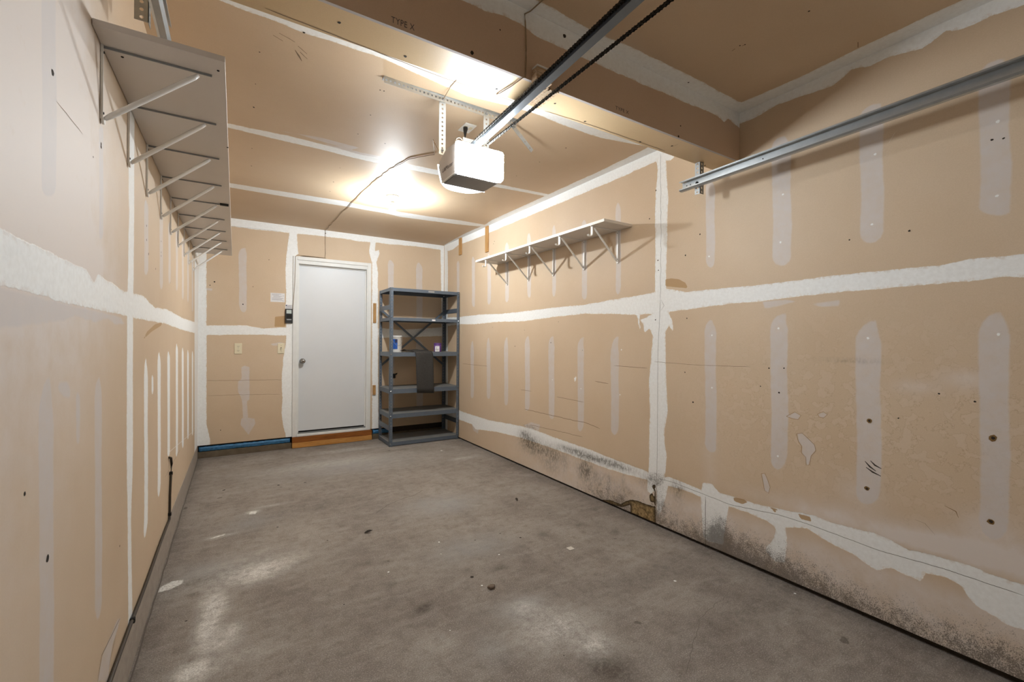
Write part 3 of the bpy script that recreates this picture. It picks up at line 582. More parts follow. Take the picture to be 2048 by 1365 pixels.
fdark = [g(Fl, 845, 1218, .035, .022, 1.3, .5), g(Fl, 999, 1138, .04, .02, .8), g(Fl, 935, 1143, .03, .02, .6), g(Fl, 1200, 1330, .05, .05, .9), g(Fl, 1240, 1345, .06, .06, .7), g(Fl, 604, 1126, .05, .02, .8, .4), g(Fl, 388, 1190, .02, .012, 1.1), g(Fl, 785, 1168, .02, .015, .9), g(Fl, 735, 1128, .03, .015, .6), g(Fl, 771, 1125, .03, .015, .6), g(Fl, 460, 1140, .2, .03, .5, .3), g(Fl, 400, 1165, .08, .03, .7), g(Fl, 640, 1010, .6, .12, .3, .2), g(Fl, 1300, 1150, .3, .06, .45), g(Fl, 1500, 1220, .3, .06, .5), g(Fl, 1160, 1050, .03, .02, .8), g(Fl, 1085, 1070, .03, .02, .7), g(Fl, 1230, 1065, .03, .02, .8), g(Fl, 1190, 1020, .02, .02, .7), g(Fl, 970, 965, .04, .03, .6), g(Fl, 800, 900, .15, .03, .5), g(Fl, 1050, 930, .4, .1, .35),
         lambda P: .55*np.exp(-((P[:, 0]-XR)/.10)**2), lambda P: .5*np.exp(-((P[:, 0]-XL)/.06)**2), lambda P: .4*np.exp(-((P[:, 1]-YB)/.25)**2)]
fmud = [pp(Fl, (312, 1187), (322, 1174), (345, 1163), (368, 1160), (365, 1168), (340, 1180), (325, 1184)), pp(Fl, (496, 1030), (503, 1023), (515, 1023), (510, 1029)), pp(Fl, (418, 1078), (450, 1068), (452, 1070), (420, 1080))]
dF = Decal(toFl, Fl)
for pts, wd in [(((752, 1028), (774, 1011), (800, 1000), (830, 990), (848, 980)), .006), (((396, 948), (480, 935), (580, 919), (680, 907), (757, 897)), .006), (((404, 1014), (450, 1007), (468, 1003)), .007), (((1372, 1350), (1385, 1290), (1400, 1240), (1425, 1215), (1450, 1195)), .0022), (((1320, 1218), (1345, 1228)), .003), (((640, 1268), (675, 1252)), .002)]: dF.line(pts, wd*.8, 4, jit=.006)
yy = np.linspace(YF+.1, YB-.02, 60); dF.line([(XL+.010+random.uniform(-.002, .003), float(y)) for y in yy], .006, 4, px=False, taper=False)
dF.line([(x, YB-.016) for x in np.linspace(XL, .55, 12)], .007, 4, px=False, taper=False)
for p, r, mi in [((878, 1085), .006, 3), ((777, 1145), .006, 3), ((882, 1109), .003, 3), ((964, 1172), .005, 3), ((1350, 1163), .008, 3), ((883, 902), .012, 3), ((1590, 1188), .006, 3), ((998, 1110), .005, 3), ((900, 1262), .003, 3), ((655, 1082), .005, 1), ((944, 1155), .01, 1), ((610, 966), .01, 1), ((557, 971), .012, 1), ((950, 1081), .005, 1), ((1041, 1076), .007, 1), ((688, 1210), .004, 1), ((1128, 1312), .003, 1), ((372, 1243), .005, 1), ((555, 1055), .007, 1), ((1000, 1068), .005, 1), ((448, 981), .012, 1)]: dF.dot(p, r, mi, 1.)
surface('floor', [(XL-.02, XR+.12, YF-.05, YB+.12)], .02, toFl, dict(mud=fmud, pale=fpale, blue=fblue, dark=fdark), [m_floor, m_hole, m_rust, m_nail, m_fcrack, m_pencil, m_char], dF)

# ---- concrete curbs under the drywall
mb = MB(); ys = [YF, 0, 1, 2, 3.2, 4, 5, YB]
prof = [[(XL-.09, y, 0), (XL+.003, y, 0), (XL+.003, y, float(zcurb(y))), (XL-.09, y, float(zcurb(y)))] for y in ys]
v = [p for r in prof for p in r]; mb.add(v, [(i*4+k, i*4+(k+1) % 4, (i+1)*4+(k+1) % 4, (i+1)*4+k) for i in range(len(ys)-1) for k in range(4)])
tag(mb.build('baseboard_left', m_curb), kind='structure')
for a, b in ((XL, .560), (1.485, XR)):
    cu = tag(MB().box(a, b, YB-.012, YB+.06, 0, .062).build('baseboard_back', m_curbb), kind='structure')
    MB().box(a, b, YB+.03, YB+.06, .062, .134).build('sill', m_sill, cu)
mb = MB().box(XR+.03, XR+.06, YF, YB, 0, .05)
tag(mb.build('baseboard_right', m_sill), kind='structure')

# ------------------------------------------------------------------ door
YD = YB+.06
d = bpy.data.objects.new('door_1', None); d.location = (1.01, YB, .126); COL.objects.link(d); tag(d, 'white flush door in scuffed casing left of the metal shelving', None, None, 'structure')
slab = MB().box(.628, 1.402, YD, YD+.04, .180, 2.146).build('door_slab', m_door, d)
mb = MB()
mb.box(.564, .608, YB-.013, YB, .126, 2.233, 0, .003).box(1.412, 1.455, YB-.013, YB, .126, 2.233, 0, .003).box(.6085, 1.4115, YB-.013, YB, 2.192, 2.233, 0, .003)
mb.each('casing', m_trim, d)
mb = MB().box(.606, .626, YB-.004, YD+.045, .126, 2.19).box(1.404, 1.424, YB-.004, YD+.045, .126, 2.19).box(.626, 1.404, YB-.004, YD+.045, 2.15, 2.19)
mb.box(.626, .636, YD-.014, YD-.001, .165, 2.15).box(1.394, 1.404, YD-.014, YD-.001, .165, 2.15).box(.636, 1.394, YD-.014, YD-.001, 2.136, 2.15)
mb.each('door_jamb', m_trim, d)
MB().box(.610, 1.420, YB-.022, YD+.045, .127, .150, 0, .003).build('threshold', m_trim, d)
MB().box(.626, 1.404, YD-.03, YD+.045, .150, .162).build('sill_plate', m_unitg, d)
mb = MB().lathe([(.031, 0), (.031, -.006), (.026, -.010), (.011, -.014), (.010, -.034), (.020, -.040), (.027, -.050), (.028, -.060), (.023, -.070), (.010, -.074)], (.676, YD, 1.006), 24, 'y')
k = mb.build('door_knob', m_knob, d, True)
MB().lathe([(.006, 0), (.006, -.003)], (.676, YD-.0742, 1.006), 10, 'y').build('key_button', m_dark, k)
mb = MB().box(.640, 1.39, YD+.01, YD+.03, .162, .180); mb.build('bottom_gap_shade', m_dark, d)  # dark-coloured strip standing in for the shade in the gap under the slab

# wooden step under the door
st = thing('door_step', (1.01, YB-.03, 0), 'brown wooden board lying on the floor under the white door', 'step')
MB().box(.564, 1.470, YB-.034, YB-.001, .062, .125, 0, .003).build('upper_board', m_step_top, st)
MB().box(.564, 1.470, YB-.040, YB-.001, .002, .061, 0, .003).build('lower_board', m_step_low, st)
# blue sill film
def sealer(x0, x1, label, n):
    mb = MB(); v = []; rows = [(.063, .004), (.074, -.008), (.086, -.004), (.096, -.012), (.108, -.002), (.116, .008)]
    for i in range(n+1):
        x = x0+(x1-x0)*i/n
        for z, dy in rows: v.append((x, YB+.014+dy+random.uniform(-.005, .005), z+random.uniform(-.004, .004)))
    for z, dy in ((.128, .026), (.064, .026)):
        pass
    m = len(rows)
    fs = [(i*m+k, (i+1)*m+k, (i+1)*m+k+1, i*m+k+1) for i in range(n) for k in range(m-1)]
    mb.add(v, fs); o = mb.build('sill_sealer', m_seal, None, True)
    md = o.modifiers.new('thick', 'SOLIDIFY'); md.thickness = .002
    return tag(o, label, 'sealing strip', 'blue sealing strips under the back wall')
sealer(XL+.012, .545, 'long crumpled blue plastic strip at the wall foot left of the door', 46)
sealer(1.492, 1.72, 'short blue plastic strip at the wall foot between door and metal shelving', 14)

# ------------------------------------------------------------------ wall shelves
def bracket(x0, sx, y, zt_, arm, drop, parent, hook=False):
    """steel shelf bracket at depth y, wall plate at x0, arm pointing in direction sx"""
    br = bpy.data.objects.new('shelf_bracket', None); br.location = (x0, y, zt_); br.empty_display_size = .05; COL.objects.link(br); attach(br, parent)
    mb = MB(); w = .020
    mb.box(min(x0, x0+sx*.003), max(x0, x0+sx*.003), y-w/2, y+w/2, zt_-drop, zt_)
    mb.box(min(x0+sx*.003, x0+sx*.011), max(x0+sx*.003, x0+sx*.006), y-w/2, y-w/2+.0025, zt_-drop, zt_)
    mb.lathe([(.010, 0), (.010, sx*.006)], (x0+sx*.002, y, zt_-drop-.002), 12, 'x')
    mb.build('wall_plate', m_brk, br)
    mb = MB().box(min(x0, x0+sx*arm), max(x0, x0+sx*arm), y-.0015, y+.0015, zt_-.006, zt_-.0005).box(min(x0, x0+sx*arm), max(x0, x0+sx*arm), y-.004, y+.004, zt_-.0025, zt_-.0005)
    mb.build('shelf_arm', m_galvd if not hook else m_brk, br)
    a = (x0+sx*.008, y, zt_-drop+.004); b = (x0+sx*(arm-.035), y, zt_-.012)
    mb = MB(); mb.tube([a, (a[0]+(b[0]-a[0])*.06, y, a[2]+(b[2]-a[2])*.06), (a[0]+(b[0]-a[0])*.94, y, a[2]+(b[2]-a[2])*.94), b], [.005, .0075, .0075, .005], 10)
    mb.build('brace', m_brk, br, True)
    mb = MB()
    for dz in (.018, drop-.02): mb.lathe([(.004, 0), (.0035, sx*.0035)], (x0+sx*.0032, y, zt_-dz), 8, 'x')
    mb.each('screw', m_dark, br)
    if hook:
        xe_ = x0+sx*(arm-.012); pts = [(xe_, y, zt_-.002), (xe_, y, zt_-.058)]
        for k in range(1, 9):
            t = math.pi*k/9; pts.append((xe_+sx*.019*(1-math.cos(t)), y, zt_-.058-.019*math.sin(t)))
        mb = MB(); v = []; wd = .0105
        for i, p in enumerate(pts):
            q0 = Vector(pts[max(i-1, 0)]); q1 = Vector(pts[min(i+1, len(pts)-1)]); t = (q1-q0).normalized(); nn = Vector((t.z, 0, -t.x))
            for sy, sn in ((-1, -1), (1, -1), (1, 1), (-1, 1)): v.append(Vector(p)+Vector((0, sy*wd, 0))+nn*sn*.0022)
        m = len(pts); fs = [(i*4+k, i*4+(k+1) % 4, (i+1)*4+(k+1) % 4, (i+1)*4+k) for i in range(m-1) for k in range(4)]+[(3, 2, 1, 0), tuple((m-1)*4+k for k in range(4))]
        mb.add(v, fs); mb.build('rod_hook', m_brk, br)
    return br
ls = thing('wall_shelf', (XL, 3.4, 2.10), 'long white shelf on nine brackets high on the left wall', 'shelf', 'bracketed wall shelves')
mb = MB().box(XL+.001, -.031, 1.60, 5.27, 2.1003, 2.1185, 0, .001)
sb = mb.build('board', m_melam, ls)
for y in (1.70, 2.075, 2.465, 2.89, 3.29, 3.70, 4.10, 4.50, 4.93): bracket(XL+.001, 1, y, 2.10, .262, .213, ls)
MB().box(-.085, -.040, 3.265, 3.292, 2.0915, 2.100).build('clip', m_dark, ls)
mb = MB()
for x, y in ((-.29, 1.735), (-.05, 1.66), (-.033, 2.3)): mb.lathe([(.004, 0), (.003, -.002)], (x, y, 2.1003), 8)
mb.each('screw', m_dark, ls)
rs = thing('wall_shelf', (XR, 3.25, 2.10), 'shorter white shelf on five hooked brackets on the right wall', 'shelf', 'bracketed wall shelves')
mb = MB().box(2.172, XR-.001, 2.262, 4.20, 2.1003, 2.1195, 0, .001); mb.build('board', m_melam, rs)
MB().box(2.1705, 2.1718, 2.262, 4.20, 2.1003, 2.1195).build('edge_band', m_melamf, rs)
for y in (2.402, 2.78, 3.20, 3.60, 4.00): bracket(XR-.001, -1, y, 2.10, .275, .235, rs, True)

# ------------------------------------------------------------------ garage door opener, its rail, chain and hanger
op = thing('garage_door_opener', (1.055, 2.12, 2.10), 'pale grey garage door opener with glowing lenses, long dark rail and chain', 'garage door opener')
X0, X1 = .926, 1.184
prof = [(2.017, 2.100), (2.190, 2.100), (2.238, 2.195), (2.222, 2.226), (2.140, 2.262), (2.017, 2.255)]
mb = MB().prism(prof, X0, X1, lambda p, t: (t, p[0], p[1]))
b = bmesh.new(); vv = [b.verts.new(q) for q in mb.v]; [b.faces.new([vv[i] for i in f]) for f in mb.f]
bmesh.ops.recalc_face_normals(b, faces=b.faces); bmesh.ops.bevel(b, geom=b.edges[:], offset=.004, segments=2, affect='EDGES')
hs = MB().bm(b).build('housing', m_house, op)
MB().box(X0+.010, X1-.010, 2.022, 2.185, 2.0965, 2.0995).build('bottom_pan', m_housed, op)
MB().prism([(2.02, 2.0985), (2.02, 2.103), (2.19, 2.103), (2.19, 2.0985)], X0-.002, X0+.006, lambda p, t: (t, p[0], p[1])).build('side_rib', m_white, op)
def lens(prof, name, m, bevel):
    n = 10; rows = []; mb = MB()
    b = bmesh.new(); m_ = len(prof)
    for x in (X0-.004, X1+.004): rows.append([b.verts.new((x, p[0], p[1])) for p in prof])
    b.faces.new(rows[0]); b.faces.new(rows[1][::-1])
    for i in range(m_): b.faces.new([rows[0][i], rows[0][(i+1) % m_], rows[1][(i+1) % m_], rows[1][i]])
    bmesh.ops.recalc_face_normals(b, faces=b.faces); bmesh.ops.bevel(b, geom=b.edges[:], offset=bevel, segments=3, affect='EDGES')
    o = MB().bm(b).build(name, m, op, True); return o
lens([(2.0165, 2.094), (2.0165, 2.258), (1.992, 2.254), (1.980, 2.240), (1.980, 2.112), (1.992, 2.098)], 'light_lens', m_lens, .007)['label'] = 'glowing front lens facing the room'
def dome():
    nx, nt = 18, 12; v = []; b0 = Vector((0, 2.191, 2.098)); b1 = Vector((0, 2.243, 2.218)); nn = Vector((0, .915, -.403)); cx = (X0+X1)/2; hwx = (X1-X0)/2+.003
    for i in range(nx+1):
        x = -1+2*i/nx
        for k in range(nt+1):
            t = k/nt; h = (.006+.080*(1-abs(x)**3.2))*math.sqrt(max(0, math.sin(math.pi*t)))+.001
            p = b0.lerp(b1, t)+nn*h; v.append((cx+hwx*x, p.y, p.z))
    m = nt+1; fs = [(i*m+k, (i+1)*m+k, (i+1)*m+k+1, i*m+k+1) for i in range(nx) for k in range(nt)]
    fs += [tuple(range(m)), tuple(range(nx*m, nx*m+m))[::-1], tuple(i*m for i in range(nx+1))+tuple(i*m+nt for i in range(nx, -1, -1))]
    return MB().add(v, fs).build('light_lens', m_lensr, op, True)
dome()['label'] = 'glowing rounded rear lens'
text('lettering', 'LiftMaster', .030, m_letter, frame((X0-.0008, 2.182, 2.150), (0, -1, 0), (0, 0, 1)), op, .0003, 1.0, .135)
mb = MB().lathe([(.013, 0), (.013, .012), (.008, .016)], (X0+.03, 2.045, 2.257), 14); mb.each('bolt', m_galvd, op)
# power cord to the ceiling outlet
pl = (1.188, 2.446, H)
cp = thing('ceiling_outlet', (1.205, 2.455, H), 'white outlet plate on the ceiling above the opener', 'outlet')
MB().box(1.168, 1.243, 2.40, 2.515, H-.007, H-.0005, 0, .003).build('cover_plate', m_white, cp)
mb = MB().box(1.178, 1.198, 2.43, 2.462, H-.009, H-.0068, 0, .001).box(1.212, 1.232, 2.43, 2.462, H-.009, H-.0068, 0, .001); mb.each('socket_face', m_ivory, cp)
mb = MB()
pts = [(1.188, 2.446, H-.0095), (1.188, 2.446, H-.022), (1.184, 2.442, H-.045), (1.178, 2.430, H-.072)]
mb.tube(pts, [.014, .014, .0095, .005], 12); mb.build('plug', m_black, op, True)
mb = MB().tube([(1.178, 2.430, H-.070), (1.168, 2.41, H-.12), (1.14, 2.33, H-.22), (1.10, 2.25, H-.30), (1.085, 2.21, H-.337)], .0038, 8); mb.build('power_cord', m_black, op, True)
mb = MB().tube([(.936, 2.03, 2.262)]+[(.955+.022*math.cos(t), 2.035, 2.262+.026*math.sin(t)) for t in [math.pi*(1-k/8) for k in range(9)]]+[(.977, 2.04, 2.262)], .003, 8); mb.build('antenna_loop', m_cable, op, True)

# rail: inverted steel channel running forward under the beam
def railx(y, side): return .9955+.0488*(y-1.3)+side
ra = None
mb = MB(); hw, z0, z1 = .0165, 2.262, 2.292
pr = [(-hw, z1), (-hw, z0), (hw, z0), (hw, z1), (hw-.004, z1), (hw-.004, z0+.004), (-hw+.004, z0+.004), (-hw+.004, z1)]
def rxyz(p, t): return (1.018+.0488*(t-1.4)+p[0], t, p[1]+max(0, t-1.95)*0)
mb.prism(pr, YF+.02, 2.12, rxyz)
ra = mb.build('rail', m_rail, op); ra['label'] = 'dark steel rail'
# drive chain, both runs, link by link
def chain_run(mb, a, b, pitch=.0127):
    a = Vector(a); b = Vector(b); L = (b-a).length; n = int(L/pitch); d_ = (b-a)/L; x = d_.cross(Vector((0, 0, 1))).normalized(); zz = x.cross(d_)
    for i in range(n):
        c = a+d_*(i+.5)*pitch; wd = .0042 if i % 2 else .0028
        for s_ in (-1, 1):
            o = c+x*s_*wd; h2 = .0058
            pf = [(-.0088, 0), (-.0062, h2), (-.002, h2*.62), (.002, h2*.62), (.0062, h2), (.0088, 0), (.0062, -h2), (.002, -h2*.62), (-.002, -h2*.62), (-.0062, -h2)]
            v = [o+d_*p[0]+zz*p[1]+x*s_*t for t in (0, .0012) for p in pf]; m = len(pf)
            mb.add(v, [(k, (k+1) % m, m+(k+1) % m, m+k) for k in range(m)]+[tuple(range(m))[::-1], tuple(range(m, 2*m))])
        o = a+d_*i*pitch; v = [o+x*s_*.003+d_*.0035*math.cos(k*math.pi/3)+zz*.0035*math.sin(k*math.pi/3) for s_ in (-1, 1) for k in range(6)]
        mb.add(v, [(k, (k+1) % 6, 6+(k+1) % 6, 6+k) for k in range(6)])
mb = MB()
chain_run(mb, (.972+.0488*(YF+.05-.925)-.0, YF+.05, 2.277), (.972+.0488*(2.0-.925)-.001, 2.0, 2.277))
mb.build('chain_run', m_chain, op); mb = MB()
chain_run(mb, (1.070-.012, YF+.05, 2.263), (1.098, 2.0, 2.275))
mb.build('chain_run', m_chain, op)
# hanger
hg = thing('opener_hanger', (1.05, 2.22, H), 'perforated galvanised hanger on the ceiling holding up the opener', 'bracket')
mb = MB(); mb.perf(.80, .034, .022, .0055, lambda a, c, t: (.62+a, 2.20+.025*a/.8+t, H-.001-c)); mb.box(.62, 1.42, 2.202, 2.24, H-.003, H-.001)
mb.build('ceiling_angle', m_galv, hg)
mb = MB(); mb.perf(.305, .038, .0235, .0055, lambda a, c, t: (.919+c, 2.216-t, 2.262+a)); mb.box(.955, .957, 2.217, 2.236, 2.262, 2.56); mb.build('strap', m_galv, hg)
mb = MB(); mb.perf(.27, .036, .0235, .0055, lambda a, c, t: (1.190+c, 2.218-t, 2.292+a)); mb.box(1.224, 1.226, 2.219, 2.238, 2.292, 2.56); mb.build('strap', m_galv, hg)
A = Vector((1.395, 2.235, 2.550)); Bv = Vector((1.548, 2.246, 2.436)); dv = (Bv-A).normalized(); nv = Vector((0, 1, 0)); cv = dv.cross(nv)
mb = MB(); mb.perf((Bv-A).length, .026, .048, .004, lambda a, c, t: A+dv*a+cv*(c-.013)+nv*t); mb.build('brace_strap', m_galv, hg)
mb = MB(); mb.box(1.02, 1.10, 2.13, 2.134, 2.30, 2.345).box(1.02, 1.10, 2.13, 2.19, 2.293, 2.297); mb.build('rail_clip', m_galvd, hg)
mb = MB()
for x, z in ((.938, H-.018), (.938, 2.285), (1.208, H-.018), (1.208, 2.31), (.76, H-.018), (1.33, H-.018)): mb.lathe([(.0075, 0), (.0075, -.005), (.004, -.009)], (x, 2.2115, z), 6, 'y')
mb.each('bolt', m_galvd, hg)
# wood shims at the beam
wb = thing('wood_block', (1.05, 1.45, 2.31), 'splintered white and brown wood block on the beam above the rail', 'wood block')
mb = MB()
for k in range(5):
    z0_ = 2.294+k*.0105; mb.box(1.000+random.uniform(-.004, .003), 1.074+random.uniform(-.006, .006), 1.421+random.uniform(-.003, .004), YBF-.001, z0_, z0_+.0095)
mb.each('shim', m_shim, wb)
MB().box(1.000, 1.074, 1.420, YBF-.001, 2.347, 2.353).build('painted_cap', m_white, wb)
mb = MB()
for k in range(9): mb.box(1.055+k*.009, 1.0635+k*.009, 1.462+random.uniform(-.01, .01), 1.595+random.uniform(-.012, .012), 2.2935+random.uniform(0, .002), BZ-.0003)
mb.each('shim_strip', m_shim, wb)

# ------------------------------------------------------------------ garage door tracks
def track(x, sx, y0, y1, za, slope, label):
    t = thing('garage_door_track', (x, y0, za), label, 'door track', 'overhead door tracks')
    c = [(-.034, .022), (-.034, .029), (0, .029), (0, -.022), (-.008, -.029), (-.026, -.029), (-.034, -.022), (-.034, -.016)]
    th = .0018; inn = [(-.0322, .022), (-.0322, .0272), (-.0018, .0272), (-.0018, -.0215), (-.0088, -.0272), (-.0252, -.0272), (-.0322, -.0213), (-.0322, -.016)]
    poly = c+inn[::-1]
    mb = MB(); fn = lambda p, s_: (x+sx*p[0], s_, za+p[1]+slope*(y1-s_))
    n = len(poly); v = [fn(p, y0) for p in poly]+[fn(p, y1) for p in poly]
    fs = [(i, (i+1) % n, n+(i+1) % n, n+i) for i in range(n)]
    for i in range(len(c)-1): fs += [(i, i+1, n-2-i, n-1-i), (n+i, n+n-1-i, n+n-2-i, n+i+1)]
    mb.add(v, fs); mb.build('channel', m_galv, t)
    return t
tr = track(2.262, 1, YF+.02, 1.695, 2.183, .014, 'galvanised overhead door track along the right wall')
mb = MB()
def ang(mb, x, y, z0, z1, sx, w=.034):
    mb.perf(z1-z0, w, .024, .0055, lambda a, c, t: (x+sx*t, y+c, z0+a))
    mb.perf(z1-z0, w, .024, .0055, lambda a, c, t: (x+sx*c, y+t, z0+a))
ang(mb, 2.264, 1.580, 2.120, BZ-.0008, 1); mb.build('hanger_angle', m_galvd, tr)
mb = MB().lathe([(.008, 0), (.008, -.005), (.004, -.008)], (2.2596, 1.596, 2.184), 8, 'x')
for y in (1.665, 1.64, 1.22): mb.lathe([(.003, 0), (.003, -.002)], (2.2598, y, 2.187+.014*(1.695-y)), 8, 'x')
mb.each('bolt', m_dark, tr)
tl = track(-.215, -1, YF+.02, 1.80, 2.245, .0, 'galvanised overhead door track above the left wall shelf')
mb = MB(); ang(mb, -.238, 1.80, 2.262, H-.002, -1, .036); mb.build('hanger_angle', m_galvd, tl)

# ------------------------------------------------------------------ ceiling lamp
cl = thing('ceiling_light', (1.212, 4.0, H), 'bare glowing bulb in a white holder on the rear ceiling', 'light')
MB().lathe([(.060, -.0005), (.060, -.010), (.050, -.020), (.028, -.026), (.024, -.050), (.020, -.052)], (1.212, 4.0, H), 32).build('lamp_holder', m_white, cl, True)
MB().lathe([(.013, -.053), (.014, -.060), (.021, -.078), (.0285, -.093)], (1.212, 4.0, H), 24).build('bulb_base_shield', m_white, cl, True)  # upper bulb made opaque, an added shield keeping its light off the ceiling
MB().lathe([(.0286, -.0935), (.031, -.104), (.0305, -.116), (.026, -.130), (.017, -.141), (.006, -.146)], (1.212, 4.0, H), 28).build('bulb', m_bulb, cl, True)

# ------------------------------------------------------------------ metal shelving unit
un = thing('shelving_unit', (1.995, 5.40, 0), 'slate blue metal shelving unit of six shelves in the back right corner', 'shelving')
XA, XB, YA, YC, ZT = 1.547, 2.442, 5.168, 5.630, 1.886
def post(x, y, sx, sy):
    mb = MB(); w = .036
    mb.perf(ZT, w, .0381, .0045, lambda a, c, t: (x+sx*c, y+sy*t, a)); mb.perf(ZT, w, .0381, .0045, lambda a, c, t: (x+sx*t, y+sy*c, a))
    o = mb.build('post', m_unit, un)
    f = MB().box(min(x, x+sx*.036), max(x, x+sx*.036), min(y, y+sy*.036), max(y, y+sy*.036), .0005, .004).build('foot', m_unit, o)
for x, sx in ((XA, 1), (XB, -1)):
    for y, sy in ((YA, 1), (YC, -1)): post(x, y, sx, sy)
SZ = [(.008, .052), (.333, .385), (.625, .680), (1.066, 1.116), (1.494, 1.532), (1.846, 1.884)]
for i, (z0_, z1_) in enumerate(SZ):
    a, b_, c_, e = XA+.0022, XB-.0022, YA+.0022, YC-.0022; mb = MB(); t = .0016
    mb.box(a, b_, c_, e, z1_-t, z1_, 1)
    mb.box(a+.030, b_-.030, c_, c_+t, z0_, z1_-t).box(a+.030, b_-.030, e-t, e, z0_, z1_-t).box(a, a+t, c_+.030, e-.030, z0_, z1_-t).box(b_-t, b_, c_+.030, e-.030, z0_, z1_-t)
    mb.box(a+.03, b_-.03, c_+t, c_+.014, z0_, z0_+t).box(a+.03, b_-.03, e-.014, e-t, z0_, z0_+t)
    sh = mb.build('shelf', [m_unit, m_unit if i > 3 else m_unitg], un)
    if i > 3: MB().box(2.02 if i == 5 else 2.07, 2.10 if i == 5 else 2.115, c_-.0010, c_-.0002, z0_+.010, z1_-.010).build('label_sticker', m_paper if i == 4 else m_silver, sh)
    mb = MB()
    for x in (XA+.012, XB-.012):
        mb.lathe([(.006, 0), (.006, -.003), (.003, -.005)], (x, YA-.0002, (z0_+z1_)/2), 8, 'y')
    mb.each('bolt', m_knob, sh)
for x, sx in ((XA-.0018, 1), (XB+.0018, -1)):
    for z in ((1.625, 1.68), (.19, .25)):
        MB().box(min(x, x+sx*.0016), max(x, x+sx*.0016), YA+.004, YC-.004, z[0], z[1]).build('side_brace', m_unit, un)
for a, b_ in (((XA+.012, YC+.004, 1.655), (XB-.012, YC+.004, .925)), ((XA+.012, YC+.008, .925), (XB-.012, YC+.008, 1.655))):
    MB().bar(a, b_, .004, .026, (0, 0, 1)).build('cross_brace', m_unit, un)
# things on it
ZS = SZ[3][1]
cn = thing('paint_bucket', (1.655, 5.262, ZS), 'white plastic bucket with blue label on the shelving unit', 'bucket')
MB().lathe([(.058, .0005), (.060, .004), (.063, .186), (.066, .188), (.066, .196), (.060, .199)], (1.655, 5.262, ZS), 32).build('body', m_can, cn, True)
def wrap(a0, a1, z0_, z1_, r, c, n=12):
    mb = MB(); v = []
    for i in range(n+1):
        a = math.radians(a0+(a1-a0)*i/n)
        for rr in (r, r+.0006):
            for z in (z0_, z1_): v.append((c[0]+rr*math.cos(a), c[1]+rr*math.sin(a), z))
    fs = [(i*4+p, (i+1)*4+p, (i+1)*4+q, i*4+q) for i in range(n) for p, q in ((0, 1), (1, 3), (3, 2), (2, 0))]+[(0, 1, 3, 2), (n*4, n*4+2, n*4+3, n*4+1)]
    mb.add(v, fs); return mb
wrap(205, 262, ZS+.040, ZS+.158, .0632, (1.655, 5.262)).build('label', m_blue, cn)['label'] = 'blue printed label'
wrap(236, 260, ZS+.115, ZS+.158, .0640, (1.655, 5.262)).build('label', m_navy, cn)
wrap(300, 316, ZS+.014, ZS+.030, .0634, (1.655, 5.262)).build('label', m_ink, cn)
hp = []
for k in range(15):
    a = math.radians(200+140*k/14); hp.append((1.655+.070*math.cos(a), 5.262+.070*math.sin(a), ZS+.165-.085*math.sin(math.pi*k/14)))
MB().tube(hp, .0017, 6).build('wire_handle', m_galvd, cn, True)
bx = thing('paint_tin', (2.185, 5.26, ZS), 'small purple tin with white label on the shelving unit', 'tin')
MB().lathe([(.046, .0005), (.048, .004), (.048, .092), (.044, .096), (.048, .099), (.048, .111), (.044, .113)], (2.185, 5.26, ZS), 28).build('body', m_purple, bx, True)
wrap(205, 275, ZS+.006, ZS+.074, .0485, (2.185, 5.26)).build('label', m_paper, bx)['label'] = 'white paper label'
mb = wrap(228, 233, ZS+.04, ZS+.062, .0492, (2.185, 5.26), 2)
for z in (.02, .028, .034): w_ = wrap(215, 262, ZS+z, ZS+z+.003, .0492, (2.185, 5.26), 6); mb.add(w_.v, w_.f)
mb.build('label_print', m_ink, bx)
# dark cloth folded over the shelf edge
def cloth():
    path = [(5.50, ZS+.004), (5.42, ZS+.010), (5.34, ZS+.022), (5.28, ZS+.016), (5.22, ZS+.009), (5.182, ZS+.008), (5.164, ZS+.003), (5.157, ZS-.014), (5.154, ZS-.06), (5.152, ZS-.14), (5.150, ZS-.24), (5.149, ZS-.34), (5.149, ZS-.43), (5.151, ZS-.495)]
    n = 12; v = []
    for i, (y, z) in enumerate(path):
        s_ = i/(len(path)-1); xa = 1.74+.11*min(1, s_*2.1)+.045*max(0, s_-.45); xb = 2.03+.045*min(1, s_*2)+.035*max(0, s_-.45)
        for k in range(n+1):
            t = k/n; v.append((xa+(xb-xa)*t, y-.004*math.sin(t*9+i*.6)*(i > 7)*.6, z+(.010*math.sin(t*5+i)**2 if i < 6 else -.012*t*(i > 11))))
    fs = [(i*(n+1)+k, i*(n+1)+k+1, (i+1)*(n+1)+k+1, (i+1)*(n+1)+k) for i in range(len(path)-1) for k in range(n)]
    o = MB().add(v, fs).build('cloth', m_mat, None, True); md = o.modifiers.new('thick', 'SOLIDIFY'); md.thickness = .003; md.offset = 1
    return tag(o, 'charcoal cloth draped over the front of the shelving unit', 'cloth')
cloth()
# dark cable stub on the wall seen through the shelving
sk = thing('wall_hook', (1.755, YB, .80), 'black hook on the back wall seen behind the shelving unit', 'hook')
MB().box(1.736, 1.776, YB-.012, YB-.0005, .765, .825, 0, .004).build('plate', m_black, sk)
MB().tube([(1.756, YB-.011, .80), (1.762, YB-.03, .812), (1.776, YB-.035, .824), (1.790, YB-.028, .830)], [.012, .011, .009, .006], 10).build('prong', m_black, sk, True)

